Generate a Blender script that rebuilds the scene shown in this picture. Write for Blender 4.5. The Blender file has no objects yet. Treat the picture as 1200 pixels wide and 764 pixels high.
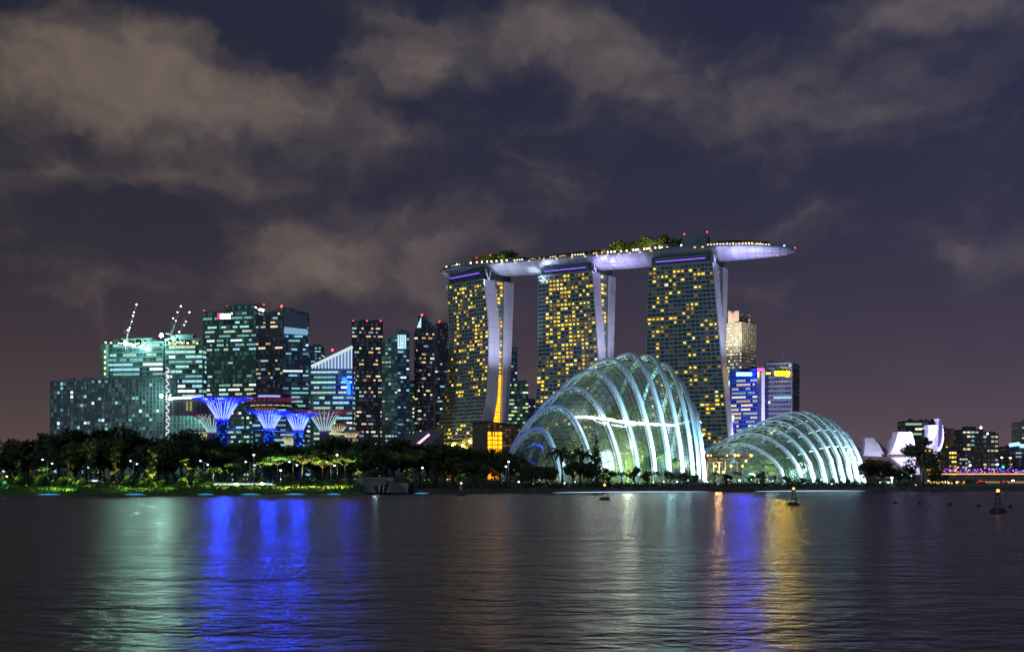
import bpy, math, random
from mathutils import Vector, Matrix, noise
R = math.radians
SC = bpy.context.scene
COL = SC.collection

# ------------------------------------------------------------------ camera, sky, added fill sun, exposure
F, HY, CZ = 1485.0, 560.0, 6.0          # focal length in photo pixels, horizon row, eye height above the water
cam = bpy.data.objects.new('camera', bpy.data.cameras.new('camera')); COL.objects.link(cam)
cam.location = (0, 0, CZ); cam.rotation_euler = (R(90), 0, 0)
cam.data.sensor_width = 36; cam.data.sensor_fit = 'HORIZONTAL'; cam.data.lens = F/1200*36
cam.data.shift_y = (HY-382)/1200; cam.data.clip_start = 1; cam.data.clip_end = 30000
SC.camera = cam
SC.view_settings.view_transform = 'Standard'; SC.view_settings.look = 'None'
SC.view_settings.exposure = 0.0; SC.view_settings.gamma = 1
SC.cycles.use_denoising = True
SC.cycles.max_bounces = 6; SC.cycles.transparent_max_bounces = 24
SC.cycles.diffuse_bounces = 2; SC.cycles.glossy_bounces = 3
SC.cycles.sample_clamp_indirect = 6

W = bpy.data.worlds.new('World'); SC.world = W; W.use_nodes = True
nt = W.node_tree; nt.nodes.clear()
def N(t, **k):
    n = nt.nodes.new(t)
    for a, b in k.items(): setattr(n, a, b)
    return n
def M_(op, a, b=None, c=None, clamp=False):
    n = N('ShaderNodeMath', operation=op, use_clamp=clamp)
    for i, v in enumerate((a, b, c)):
        if v is None: continue
        if isinstance(v, (int, float)): n.inputs[i].default_value = v
        else: nt.links.new(v, n.inputs[i])
    return n.outputs[0]
def V_(op, a, b=None):
    n = N('ShaderNodeVectorMath', operation=op)
    for i, v in enumerate((a, b)):
        if v is None: continue
        if isinstance(v, tuple): n.inputs[i].default_value = v
        else: nt.links.new(v, n.inputs[i])
    return n
def MIX(f, a, b):
    n = N('ShaderNodeMix', data_type='RGBA', clamp_factor=True)
    for s, v in ((n.inputs[0], f), (n.inputs[6], a), (n.inputs[7], b)):
        if isinstance(v, (int, float)): s.default_value = v
        elif isinstance(v, tuple): s.default_value = (*v, 1)
        else: nt.links.new(v, s)
    return n.outputs[2]
tc = N('ShaderNodeTexCoord'); sx = N('ShaderNodeSeparateXYZ'); nt.links.new(tc.outputs['Generated'], sx.inputs[0])
az = M_('DEGREES', M_('ARCTAN2', sx.outputs[0], sx.outputs[1])); el = M_('DEGREES', M_('ARCSINE', sx.outputs[2]))
cx = N('ShaderNodeCombineXYZ'); nt.links.new(az, cx.inputs[0]); nt.links.new(el, cx.inputs[1])
def noise_(scale, detail, rough, src, off=(0, 0, 0), sc=(1, 1, 1)):
    m = N('ShaderNodeMapping'); nt.links.new(src, m.inputs[0]); m.inputs['Location'].default_value = off; m.inputs['Scale'].default_value = sc
    n = N('ShaderNodeTexNoise'); nt.links.new(m.outputs[0], n.inputs['Vector'])
    n.inputs['Scale'].default_value = scale; n.inputs['Detail'].default_value = detail; n.inputs['Roughness'].default_value = rough
    return n
wob = noise_(.2, 5, .58, cx.outputs[0], (3, 7, 0))
w1 = V_('SUBTRACT', wob.outputs['Color'], (.5, .5, .5)); w2 = V_('MULTIPLY', w1.outputs[0], (7.0, 4.2, 0))
wv = V_('ADD', cx.outputs[0], w2.outputs[0]).outputs[0]
CLOUDS = [(115, 105, 185, 52, 1.3), (40, 60, 110, 45, .4), (250, 120, 110, 50, .8), (200, 40, 60, 30, .35), (190, 212, 65, 18, .55), (72, 188, 38, 18, .4),
          (285, 195, 42, 22, .45), (500, 88, 62, 38, .85), (470, 60, 40, 30, .4), (400, 130, 60, 50, .4), (430, 195, 72, 50, .5), (400, 288, 110, 46, .68),
          (360, 300, 90, 40, .45), (500, 320, 60, 50, .55), (300, 330, 120, 30, .3), (90, 350, 80, 30, .2), (600, 40, 70, 35, .55),
          (700, 75, 110, 50, .5), (730, 40, 150, 40, .35), (690, 230, 80, 52, .62), (850, 85, 130, 45, .42), (1060, 112, 100, 48, .62),
          (1110, 8, 100, 28, .95), (960, 130, 100, 30, .35), (1150, 70, 50, 30, .4), (1130, 300, 90, 60, .4), (860, 262, 110, 14, .35), (880, 340, 120, 22, .25), (640, 350, 60, 30, .25)]
acc = None
for (px, py, rx, ry, amp) in CLOUDS:
    a0 = math.degrees(math.atan((px-600)/F)); e0 = math.degrees(math.atan((HY-py)/F*math.cos(R(a0))))
    d = V_('SUBTRACT', wv, (a0, e0, 0)); d = V_('MULTIPLY', d.outputs[0], (26/rx, 26/ry, 0)); q = V_('DOT_PRODUCT', d.outputs[0], d.outputs[0])
    g = M_('MULTIPLY', M_('EXPONENT', M_('MULTIPLY', q.outputs['Value'], -1.0)), amp)
    acc = g if acc is None else M_('ADD', acc, g)
nz = noise_(.15, 5, .48, wv, (11, 2, 0), (1, 1.8, 1))
nz2 = noise_(.5, 4, .5, wv, (1, 22, 0), (1, 1.8, 1))
raw = M_('ADD', acc, M_('ADD', M_('MULTIPLY_ADD', nz.outputs[0], 2.3, -1.15), M_('MULTIPLY_ADD', nz2.outputs[0], .7, -.35)))
mr = N('ShaderNodeMapRange', interpolation_type='SMOOTHSTEP'); nt.links.new(raw, mr.inputs[0]); mr.inputs['From Min'].default_value = .02; mr.inputs['From Max'].default_value = 1.55
dens = M_('MULTIPLY', mr.outputs[0], M_('MULTIPLY_ADD', nz2.outputs[0], .5, .42))
gl = M_('EXPONENT', M_('MULTIPLY', M_('MAXIMUM', el, 0), -.185))                 # skyglow near the horizon
side = M_('MULTIPLY_ADD', az, 1/44, .5, clamp=True)
clear = MIX(side, (.0150, .0190, .0350), (.0205, .0255, .0600))
glow = MIX(side, (.122, .078, .068), (.128, .086, .102))
base = MIX(gl, clear, glow)
ccol = MIX(side, (.200, .152, .118), (.150, .128, .132))
sky = MIX(dens, base, ccol)
bg = N('ShaderNodeBackground'); nt.links.new(sky, bg.inputs[0]); bg.inputs[1].default_value = 1.0
wo = N('ShaderNodeOutputWorld'); nt.links.new(bg.outputs[0], wo.inputs[0])
W.cycles.sampling_method = 'AUTOMATIC'

sun = bpy.data.objects.new('moon', bpy.data.lights.new('moon', 'SUN')); COL.objects.link(sun)  # added dim fill so the building faces read at night
sun.data.energy = .45; sun.data.angle = R(12); sun.data.color = (.72, .9, 1.0)
sun.rotation_euler = (R(62), 0, R(-28))

# ------------------------------------------------------------------ helpers
def X(px, D): return (px-600)/F*D
def Z(py, D): return CZ+(HY-py)/F*D
def P(px, py, D): return Vector((X(px, D), D, Z(py, D)))
def lerp(a, b, t): return a+(b-a)*t
def table(t, xs):
    if t <= xs[0][0]: return xs[0][1]
    for (a, b), (c, d) in zip(xs, xs[1:]):
        if t <= c: return lerp(b, d, (t-a)/(c-a))
    return xs[-1][1]

MATS = {}
def mat(name, col, rough=.6, metal=0., emit=None, es=0., var=0., scale=.3, sample=True, spec=.5, bump=0.):
    if name in MATS: return MATS[name]
    m = bpy.data.materials.new(name); m.use_nodes = True; t = m.node_tree; b = t.nodes['Principled BSDF']
    b.inputs['Base Color'].default_value = (*col, 1); b.inputs['Roughness'].default_value = rough; b.inputs['Metallic'].default_value = metal
    b.inputs['Specular IOR Level'].default_value = spec
    if emit: b.inputs['Emission Color'].default_value = (*emit, 1); b.inputs['Emission Strength'].default_value = es
    if var or bump:
        c = t.nodes.new('ShaderNodeTexCoord'); n = t.nodes.new('ShaderNodeTexNoise'); n.inputs['Scale'].default_value = scale; n.inputs['Detail'].default_value = 6
        t.links.new(c.outputs['Object'], n.inputs['Vector'])
        r = t.nodes.new('ShaderNodeMapRange'); r.inputs['From Min'].default_value = .3; r.inputs['From Max'].default_value = .7
        r.inputs['To Min'].default_value = 1-var; r.inputs['To Max'].default_value = 1+var; t.links.new(n.outputs[0], r.inputs[0])
        mx = t.nodes.new('ShaderNodeVectorMath'); mx.operation = 'SCALE'; mx.inputs[0].default_value = col; t.links.new(r.outputs[0], mx.inputs['Scale'])
        t.links.new(mx.outputs[0], b.inputs['Base Color'])
        if bump:
            bp = t.nodes.new('ShaderNodeBump'); bp.inputs['Distance'].default_value = bump; t.links.new(n.outputs[0], bp.inputs['Height']); t.links.new(bp.outputs[0], b.inputs['Normal'])
    m.cycles.emission_sampling = 'FRONT' if (emit and sample) else 'NONE'
    MATS[name] = m; return m
def lamp_mat(name, col, es, sample=True): return mat(name, (.02, .02, .02), .5, emit=col, es=es, sample=sample)

def wall_mat(name, col, glow, amt, rough=.35, thr=.35, w=.46, h=.36, spec=.5):
    """curtain wall: uv cells are rooms; each pane is dark glass with a random dim interior glow"""
    if name in MATS: return MATS[name]
    m = bpy.data.materials.new(name); m.use_nodes = True; t = m.node_tree; b = t.nodes['Principled BSDF']; L = t.links.new
    def n_(k, **kw):
        n = t.nodes.new(k)
        for a, v in kw.items(): setattr(n, a, v)
        return n
    uv = n_('ShaderNodeUVMap', uv_map='UVMap')
    fl = n_('ShaderNodeVectorMath', operation='FLOOR'); L(uv.outputs[0], fl.inputs[0])
    wn = n_('ShaderNodeTexWhiteNoise', noise_dimensions='3D'); L(fl.outputs[0], wn.inputs['Vector'])
    fr = n_('ShaderNodeVectorMath', operation='FRACTION'); L(uv.outputs[0], fr.inputs[0])
    ab = n_('ShaderNodeVectorMath', operation='SUBTRACT'); L(fr.outputs[0], ab.inputs[0]); ab.inputs[1].default_value = (.5, .5, 0)
    aa = n_('ShaderNodeVectorMath', operation='ABSOLUTE'); L(ab.outputs[0], aa.inputs[0]); sp = n_('ShaderNodeSeparateXYZ'); L(aa.outputs[0], sp.inputs[0])
    def mm(op, a, v):
        n = n_('ShaderNodeMath', operation=op)
        for i, q in enumerate((a, v)):
            if isinstance(q, (int, float)): n.inputs[i].default_value = q
            else: L(q, n.inputs[i])
        return n.outputs[0]
    pane = mm('MULTIPLY', mm('LESS_THAN', sp.outputs[0], w), mm('LESS_THAN', sp.outputs[1], h))
    r = n_('ShaderNodeMapRange'); r.inputs['From Min'].default_value = thr; r.inputs['To Min'].default_value = 0; r.inputs['To Max'].default_value = 1
    pw = mm('POWER', wn.outputs['Value'], 3.0); L(pw, r.inputs[0]); r.inputs['From Min'].default_value = thr**3
    base = mm('MULTIPLY', mm('ADD', mm('MULTIPLY', r.outputs[0], amt), amt*.12), pane)
    L(base, b.inputs['Emission Strength']); b.inputs['Emission Color'].default_value = (*glow, 1)
    mx = n_('ShaderNodeMix', data_type='RGBA'); L(pane, mx.inputs[0]); mx.inputs[6].default_value = (*col, 1); mx.inputs[7].default_value = (col[0]*.2, col[1]*.25, col[2]*.3, 1)
    L(mx.outputs[2], b.inputs['Base Color']); ro = n_('ShaderNodeMapRange'); L(pane, ro.inputs[0]); ro.inputs['To Min'].default_value = .7; ro.inputs['To Max'].default_value = rough
    L(ro.outputs[0], b.inputs['Roughness']); b.inputs['Specular IOR Level'].default_value = spec
    m.cycles.emission_sampling = 'NONE'
    MATS[name] = m; return m

def woff(o):
    v = Vector((0, 0, 0))
    while o is not None: v = v+o.location; o = o.parent
    return v
class MB:
    def __init__(s): s.v = []; s.f = []; s.m = []; s.uv = []; s.mi = 0; s.sm = []
    def face(s, pts, uv=None, smooth=False):
        i = len(s.v); s.v.extend([tuple(p) for p in pts]); s.f.append(tuple(range(i, i+len(pts)))); s.m.append(s.mi); s.sm.append(smooth)
        s.uv.extend(uv if uv else [(0, 0)]*len(pts))
    def box(s, c, size, u=Vector((1, 0, 0)), w=Vector((0, 0, 1))):
        c = Vector(c); u = Vector(u).normalized(); w = Vector(w).normalized(); n = w.cross(u).normalized()
        a, b, d = u*size[0]/2, n*size[1]/2, w*size[2]/2
        i = len(s.v)
        for z in (-1, 1):
            for y in (-1, 1):
                for x in (-1, 1): s.v.append(tuple(c+a*x+b*y+d*z))
        for q in ((0, 2, 3, 1), (4, 5, 7, 6), (0, 1, 5, 4), (2, 6, 7, 3), (1, 3, 7, 5), (0, 4, 6, 2)):
            s.f.append(tuple(i+k for k in q)); s.m.append(s.mi); s.sm.append(False); s.uv.extend([(0, 0)]*4)
    def tube(s, pts, r, n=5, cap=True):
        pts = [Vector(p) for p in pts]; rr = r if isinstance(r, (list, tuple)) else [r]*len(pts)
        i0 = len(s.v); k = len(pts); ref = None
        for j, p in enumerate(pts):
            t = (pts[min(j+1, k-1)]-pts[max(j-1, 0)]).normalized()
            if ref is None: ref = Vector((0, 0, 1)) if abs(t.z) < .9 else Vector((1, 0, 0))
            a = (ref-t*ref.dot(t)).normalized(); b = t.cross(a); ref = a
            for q in range(n):
                an = 2*math.pi*q/n; s.v.append(tuple(p+a*math.cos(an)*rr[j]+b*math.sin(an)*rr[j]))
        for j in range(k-1):
            for q in range(n):
                q2 = (q+1) % n; s.f.append((i0+j*n+q, i0+j*n+q2, i0+(j+1)*n+q2, i0+(j+1)*n+q)); s.m.append(s.mi); s.sm.append(n > 4); s.uv.extend([(0, 0)]*4)
        if cap and n > 2:
            s.f.append(tuple(i0+q for q in reversed(range(n)))); s.m.append(s.mi); s.sm.append(False); s.uv.extend([(0, 0)]*n)
            s.f.append(tuple(i0+(k-1)*n+q for q in range(n))); s.m.append(s.mi); s.sm.append(False); s.uv.extend([(0, 0)]*n)
    def ball(s, c, r, n=8, m=6, sq=1.):
        rows = []; i0 = len(s.v)
        for j in range(m+1):
            th = math.pi*j/m
            for q in range(n): s.v.append((c[0]+r*math.sin(th)*math.cos(2*math.pi*q/n), c[1]+r*math.sin(th)*math.sin(2*math.pi*q/n), c[2]+r*sq*math.cos(th)))
        for j in range(m):
            for q in range(n):
                q2 = (q+1) % n; s.f.append((i0+j*n+q, i0+(j+1)*n+q, i0+(j+1)*n+q2, i0+j*n+q2)); s.m.append(s.mi); s.sm.append(True); s.uv.extend([(0, 0)]*4)
    def prism(s, foot, z0, z1, cap=True, zs=None):
        """foot: ccw list of (x,y); zs optional top heights"""
        n = len(foot); zt = zs or [z1]*n; i = len(s.v)
        for (x, y) in foot: s.v.append((x, y, z0))
        for k, (x, y) in enumerate(foot): s.v.append((x, y, zt[k]))
        for k in range(n):
            q = (k+1) % n; s.f.append((i+k, i+q, i+n+q, i+n+k)); s.m.append(s.mi); s.sm.append(False); s.uv.extend([(0, 0)]*4)
        if cap: s.f.append(tuple(i+n+k for k in range(n))); s.m.append(s.mi); s.sm.append(False); s.uv.extend([(0, 0)]*n)
    def grid(s, rows, smooth=True, flip=False, uvs=None):
        i = len(s.v); nr, nc = len(rows), len(rows[0])
        for r_ in rows:
            for p in r_: s.v.append(tuple(p))
        for a in range(nr-1):
            for b in range(nc-1):
                q = (i+a*nc+b, i+a*nc+b+1, i+(a+1)*nc+b+1, i+(a+1)*nc+b)
                s.f.append(q[::-1] if flip else q); s.m.append(s.mi); s.sm.append(smooth)
                uq = [(b, a), (b+1, a), (b+1, a+1), (b, a+1)]
                if uvs: uq = [uvs(x, y) for x, y in uq]
                s.uv.extend(uq[::-1] if flip else uq)
    def mesh(s, name, mats, uv=False):
        me = bpy.data.meshes.new(name); me.from_pydata(s.v, [], s.f)
        for m in (mats if isinstance(mats, (list, tuple)) else [mats]): me.materials.append(m)
        me.polygons.foreach_set('material_index', s.m); me.polygons.foreach_set('use_smooth', s.sm)
        if uv:
            l = me.uv_layers.new(name='UVMap'); l.data.foreach_set('uv', [c for p in s.uv for c in p])
        me.update(); return me
    def build(s, name, mats, parent=None, uv=False):
        if not s.f: return None
        me = s.mesh(name, mats, uv)
        if parent is not None: me.transform(Matrix.Translation(-woff(parent)))
        return link(name, me, parent)
def link(name, data, parent=None):
    o = bpy.data.objects.new(name, data); COL.objects.link(o)
    if parent is not None: o.parent = parent
    return o
def thing(name, label, cat, loc=(0, 0, 0), group=None):
    o = bpy.data.objects.new(name, None); COL.objects.link(o); o.location = loc; o['label'] = label; o['category'] = cat
    o.empty_display_size = 2
    if group: o['group'] = group
    return o
def tag(o, label=None, cat=None, group=None, kind=None):
    if label: o['label'] = label
    if cat: o['category'] = cat
    if group: o['group'] = group
    if kind: o['kind'] = kind
    return o
ORD = ['first', 'second', 'third', 'fourth', 'fifth', 'sixth', 'seventh', 'eighth', 'ninth', 'tenth', 'eleventh', 'twelfth', 'thirteenth', 'fourteenth', 'fifteenth', 'sixteenth', 'seventeenth', 'eighteenth', 'nineteenth', 'twentieth']
def light(kind, loc, power, col, rad=.5, aim=None, angle=60, blend=.6, name='lamp_light', parent=None):
    d = bpy.data.lights.new(name, kind); d.energy = power; d.color = col
    if kind in ('POINT', 'SPOT'): d.shadow_soft_size = rad
    if kind == 'SPOT': d.spot_size = R(angle); d.spot_blend = blend
    if kind == 'AREA': d.size = rad
    o = bpy.data.objects.new(name, d); COL.objects.link(o); o.location = loc
    if aim is not None: o.rotation_euler = (Vector(aim)-Vector(loc)).to_track_quat('-Z', 'Y').to_euler()
    if parent is not None: o.parent = parent; o.location = Vector(loc)-woff(parent)
    return o

# ------------------------------------------------------------------ window lights
WIN = {
 'warm':  [((1, .56, .035), 1.55), ((1, .62, .06), 1.35), ((1, .50, .03), .85), ((1, .74, .26), 1.45), ((1, .50, .04), .45), ((1, .48, .05), .18)],
 'office': [((.50, 1, .86), .62), ((.62, 1, .80), .42), ((.36, .90, .86), .34), ((.85, 1, .66), .48), ((.40, .80, 1), .66), ((.9, 1, .9), 1.0)],
 'blueish': [((.30, .72, 1), .62), ((.42, .9, 1), .42), ((.28, .60, .95), .30), ((.75, .95, 1), .9), ((.35, 1, .9), .38)],
 'mixed': [((1, .74, .34), .60), ((1, .62, .22), .42), ((.62, .95, 1), .42), ((1, .85, .55), .75), ((.5, .7, 1), .32), ((.8, 1, .7), .34)],
 'green': [((.72, 1, .42), .75), ((.85, 1, .4), .55), ((.55, .95, .55), .4), ((1, 1, .6), .8)],
 'white': [((1, .90, .66), .85), ((1, .95, .8), 1.1), ((.9, .95, .9), .5), ((1, .8, .5), .6)],
}
WMATS = {k: [lamp_mat(f'window_light_{k}_{i}', c, e*(1.35 if k == 'warm' else 1.45), sample=False) for i, (c, e) in enumerate(v)] for k, v in WIN.items()}
_pane = {}
def pane_mesh(m):
    if m.name not in _pane:
        b = MB(); b.box((0, 0, 0), (1, 1, 1)); _pane[m.name] = b.mesh('window', m)
    return _pane[m.name]
def put_windows(wins, root, pal, limit=95):
    """wins: (centre, u, up, width, height, material index). The largest become parts, the rest one part."""
    ms = WMATS[pal]; wins = sorted(wins, key=lambda w: -w[3]*w[4])
    for (c, u, up, w, h, k) in wins[:limit]:
        o = link('window', pane_mesh(ms[k]), root); n = up.cross(u).normalized()
        mt = Matrix((u*w, n*.16, up*h)).transposed().to_4x4(); mt.translation = c-root.location; o.matrix_local = mt
    if len(wins) > limit:
        b = MB()
        for (c, u, up, w, h, k) in wins[limit:]:
            b.mi = k; b.box(c, (w, .16, h), u, up)
        b.build('window', ms, root)['kind'] = 'stuff'

# styles: floor height, bay width, probability a floor is lit, run length, palette, pane height fraction, ledge depth/height, mullion width
def facade(p, u, Wd, z0, zl, zr, st, rng, wall, mull, wins, prob=None, lit=True):
    up = Vector((0, 0, 1)); u = Vector(u).normalized(); n = Vector((u.y, -u.x, 0)); zt = max(zl, zr)
    nf = max(1, round((zt-z0)/st['fh'])); nb = max(1, round(Wd/st['bw'])); fh = (zt-z0)/nf; bw = Wd/nb
    a = Vector((p[0], p[1], z0)); b = a+u*Wd
    ro, so = rng.randint(0, 200), rng.randint(0, 200)
    wall.face([a, b, Vector((b.x, b.y, zr)), Vector((a.x, a.y, zl))], uv=[(ro, so), (ro+nb, so), (ro+nb, so+nf*(zr-z0)/(zt-z0)), (ro, so+nf*(zl-z0)/(zt-z0))])
    def top(s): return lerp(zl, zr, s/Wd)
    def span(z):
        if abs(zl-zr) < .1 or z < min(zl, zr): return 0, Wd
        s = (z-zl)/(zr-zl)*Wd
        return (s, Wd) if zr > zl else (0, s)
    if st.get('ld', .4) > 0:
        for f in range(nf+1):
            z = z0+f*fh; s0, s1 = span(z)
            if s1-s0 > 1: mull.box(a+u*(s0+s1)/2+n*.0+up*(z-z0), (s1-s0-.02, st.get('ld', .4)*2, st.get('lh', .5)), u, up)
        mv = st.get('mv', 1)
        for k in range(0, nb+1, mv):
            s = min(max(k*bw, .06), Wd-.06); h = top(s)-z0
            mull.box(a+u*s+up*h/2, (st.get('mw', .18), st.get('ld', .4)*1.6, h-.05), u, up)
    if not lit: return
    hf = st.get('hf', .5)
    nm = len(WMATS[st['pal']])
    for f in range(nf):
        z = z0+(f+.5)*fh; v = f/nf
        pr = prob(v) if prob else st['p']
        s0, s1 = span(z+fh/2)
        if st.get('run', 1) > 1:
            if rng.random() > pr: 
                if rng.random() > .35: continue
                mx, gp = 2, 14
            else: mx, gp = st['run'], 3
            k = rng.randint(0, gp); dom = rng.randrange(nm)
            while k < nb:
                L_ = min(rng.randint(1, mx), nb-k)
                if k*bw >= s0-.1 and (k+L_)*bw <= s1+.1:
                    wins.append((a+u*(k+L_/2)*bw+n*.06+up*(z-z0), u, up, L_*bw-.25, fh*hf, dom if rng.random() < .6 else rng.randrange(nm)))
                k += L_+rng.randint(1, gp+1)
        else:
            for k in range(nb):
                q = prob(v, k/nb) if st.get('p2') else pr
                if rng.random() < q and k*bw >= s0-.1 and (k+1)*bw <= s1+.1:
                    wins.append((a+u*(k+.5)*bw+n*.06+up*(z-z0), u, up, bw*st.get('wf', .74), fh*hf*rng.uniform(.85, 1.1), rng.randrange(nm)))

def tower(name, label, cat, L, Rr, ytop, depth, st, wmat, mmat, seed=0, z0=2.5, side=None, ytopR=None, prob=None, roofh=3, limit=95, sidep=None):
    """L, Rr: (photo column, distance) of the two ends of the face towards the water"""
    rng = random.Random(seed)
    A = Vector((X(*L), L[1], 0)); B = Vector((X(*Rr), Rr[1], 0)); u = (B-A).normalized(); Wd = (B-A).length; bk = Vector((-u.y, u.x, 0))
    Dm = (L[1]+Rr[1])/2
    zl = Z(ytop, L[1]) if ytopR is not None else Z(ytop, Dm); zr = Z(ytopR, Rr[1]) if ytopR is not None else zl
    root = thing(name, label, cat, ((A.x+B.x)/2, (A.y+B.y)/2, z0))
    wall, mull, wins = MB(), MB(), []
    facade(A, u, Wd, z0, zl, zr, st, rng, wall, mull, wins, prob)
    if side is None: side = 1 if (L[0]+Rr[0])/2 < 600 else -1
    C = B+bk*depth; Dd = A+bk*depth
    sp = sidep or prob
    facade(B, bk, depth, z0, zr, zr, st, rng, wall, mull, wins if side == 1 else [], sp, lit=side == 1)
    facade(Dd, -bk, depth, z0, zl, zl, st, rng, wall, mull, wins if side == -1 else [], sp, lit=side == -1)
    wall.face([Vector((C.x, C.y, z0)), Vector((Dd.x, Dd.y, z0)), Vector((Dd.x, Dd.y, zl)), Vector((C.x, C.y, zr))])
    wall.build('wall', wmat, root, uv=True)
    if mull.f: mull.build('mullion', mmat, root)
    rf = MB(); i = .3
    rf.prism([((A-u*i-bk*i).x, (A-u*i-bk*i).y), ((B+u*i-bk*i).x, (B+u*i-bk*i).y), ((C+u*i+bk*i).x, (C+u*i+bk*i).y), ((Dd-u*i+bk*i).x, (Dd-u*i+bk*i).y)], 0, 0, zs=[zl+.9, zr+.9, zr+.9, zl+.9])
    n4 = len(rf.v)-8
    for k, z in zip(range(4), (zl-.3, zr-.3, zr-.3, zl-.3)): rf.v[n4+k] = (rf.v[n4+k][0], rf.v[n4+k][1], z)
    rf.build('roof', mmat, root)
    if ytopR is None or abs(zl-zr) < 6:
        rp = MB()
        for _ in range(6):
            a_ = rng.uniform(.1, .9); d_ = rng.uniform(2.5, max(3, depth-2)); w_ = rng.uniform(1.5, 5); hh_ = rng.uniform(1, 3.4)
            rp.box(A.lerp(B, a_)+bk*d_+Vector((0, 0, lerp(zl, zr, a_)+.7+hh_/2)), (w_, 2.5, hh_), u)
        rp.box((A+B)/2+bk*depth/2+Vector((0, 0, (zl+zr)/2+1.0)), (Wd*.94, depth*.94, .5), Vector((u.x, u.y, (zr-zl)/Wd)))
        q_ = A.lerp(B, rng.uniform(.2, .8))+bk*3+Vector((0, 0, max(zl, zr))); rp.tube([q_, q_+Vector((0, 0, rng.uniform(4, 9)))], .15, 4)
        rp.build('roof_plant', mmat, root)
    if roofh and ytopR is None:
        pl = MB(); c = (A+B)/2+bk*depth/2+Vector((0, 0, zl+.9+roofh/2)); pl.box(c, (Wd*.5, depth*.5, roofh), u)
        pl.build('plant_room', mmat, root)
    put_windows(wins, root, st['pal'], limit)
    return root, A, B, u, bk, zl, zr

def beacon(loc, parent, col='red', r=.9):
    m = {'red': lamp_mat('beacon_red', (1, .03, .04), 12), 'white': lamp_mat('beacon_white', (.8, .92, 1), 14), 'flood': lamp_mat('site_floodlight', (.50, 1, .80), 620), 'blue': lamp_mat('beacon_blue', (.2, .4, 1), 12)}[col]
    b = MB(); b.tube([Vector(loc)-Vector((0, 0, 2.4)), loc], .18, 5); b.mi = 1; b.ball(loc, r, 8, 6)
    o = b.build('beacon', [STEEL, m], parent); return o

STEEL = mat('grey_steel', (.25, .26, .28), .45, .6, var=.12, scale=1.5)
DARK = mat('dark_metal', (.03, .032, .036), .5, .3)
CONC = mat('concrete', (.26, .25, .23), .85, var=.2, scale=.12, bump=.05)
WHITE = mat('white_paint', (.72, .72, .74), .5, var=.06, scale=.4)

# ------------------------------------------------------------------ water, land
def water_mat():
    m = bpy.data.materials.new('bay_water'); m.use_nodes = True; t = m.node_tree; b = t.nodes['Principled BSDF']; L = t.links.new
    b.inputs['Base Color'].default_value = (.004, .006, .010, 1); b.inputs['Roughness'].default_value = .27; b.inputs['IOR'].default_value = 1.7
    c = t.nodes.new('ShaderNodeTexCoord'); prev = None
    for (sx_, sy_, sc, det, dist) in ((.95, 1.1, 1.0, 3, .052), (.34, .46, 1.0, 3, .10), (.10, .15, 1.0, 3, .17), (.03, .05, 1, 2, .14)):
        mp = t.nodes.new('ShaderNodeMapping'); mp.inputs['Scale'].default_value = (sx_, sy_, 1); mp.inputs['Rotation'].default_value = (0, 0, R(4)); L(c.outputs['Object'], mp.inputs[0])
        n = t.nodes.new('ShaderNodeTexNoise'); n.inputs['Scale'].default_value = sc; n.inputs['Detail'].default_value = det; n.inputs['Distortion'].default_value = .4; L(mp.outputs[0], n.inputs['Vector'])
        bp = t.nodes.new('ShaderNodeBump'); bp.inputs['Distance'].default_value = dist*WAVE; bp.inputs['Strength'].default_value = 1; L(n.outputs[0], bp.inputs['Height'])
        if prev: L(prev.outputs[0], bp.inputs['Normal'])
        prev = bp
    L(prev.outputs[0], b.inputs['Normal']); m.cycles.emission_sampling = 'NONE'
    return m
WAVE = 2.5
b = MB(); b.face([(-6000, -400, 0), (6000, -400, 0), (6000, 9000, 0), (-6000, 9000, 0)])
o = b.build('water', water_mat()); tag(o, 'dark rippled bay water catching coloured light streaks', 'water', kind='structure')

SH = [(-900, 440), (0, 445), (410, 455), (436, 470), (520, 485), (700, 522), (1000, 578), (1090, 592), (1300, 612), (2200, 680)]
def shore(px): return table(px, SH)
def strip(px0, px1, offs, n=60, jit=0.):
    rows = []
    for (d, z) in offs:
        r = []
        for k in range(n+1):
            px = lerp(px0, px1, k/n); D = shore(px)+d
            r.append(Vector((X(px, shore(px))*(1+d/900), D, z+(noise.noise(Vector((px*.05, d*.1, 3)))*jit if d > 1 else 0))))
        rows.append(r)
    return rows
GROUND = mat('dark_earth', (.05, .055, .04), .95, var=.4, scale=.05, bump=.1)
GRASS = mat('short_grass', (.06, .13, .025), .9, var=.45, scale=.35, bump=.15)
b = MB(); b.grid(strip(-900, 2200, [(34, 3.0), (60, 3.0), (200, 3.0), (600, 3.0), (1500, 3.0), (8000, 3.0)], 70), smooth=False)
tag(b.build('ground', GROUND), kind='structure')
b = MB(); b.grid(strip(-900, 426, [(-1.0, -.8), (1.2, .5), (5, 1.0), (12, 1.9), (20, 2.9), (27, 3.25), (34, 3.04)], 120, .25))
tag(b.build('lawn', GRASS), kind='structure')
b = MB(); b.grid(strip(426, 2200, [(-.2, -1.0), (0, 1.9), (1.0, 1.9), (1.05, 1.7), (12, 2.4), (34, 3.04)], 120, .0), smooth=False)
tag(b.build('embankment', mat('sea_wall_stone', (.10, .10, .095), .9, var=.35, scale=.3, bump=.1)), kind='structure')
b = MB(); b.grid(strip(-300, 418, [(28.5, 3.30), (31.5, 3.30)], 60))
tag(b.build('promenade', mat('pale_paving', (.42, .41, .38), .8, var=.15, scale=.5)), kind='structure')
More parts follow.
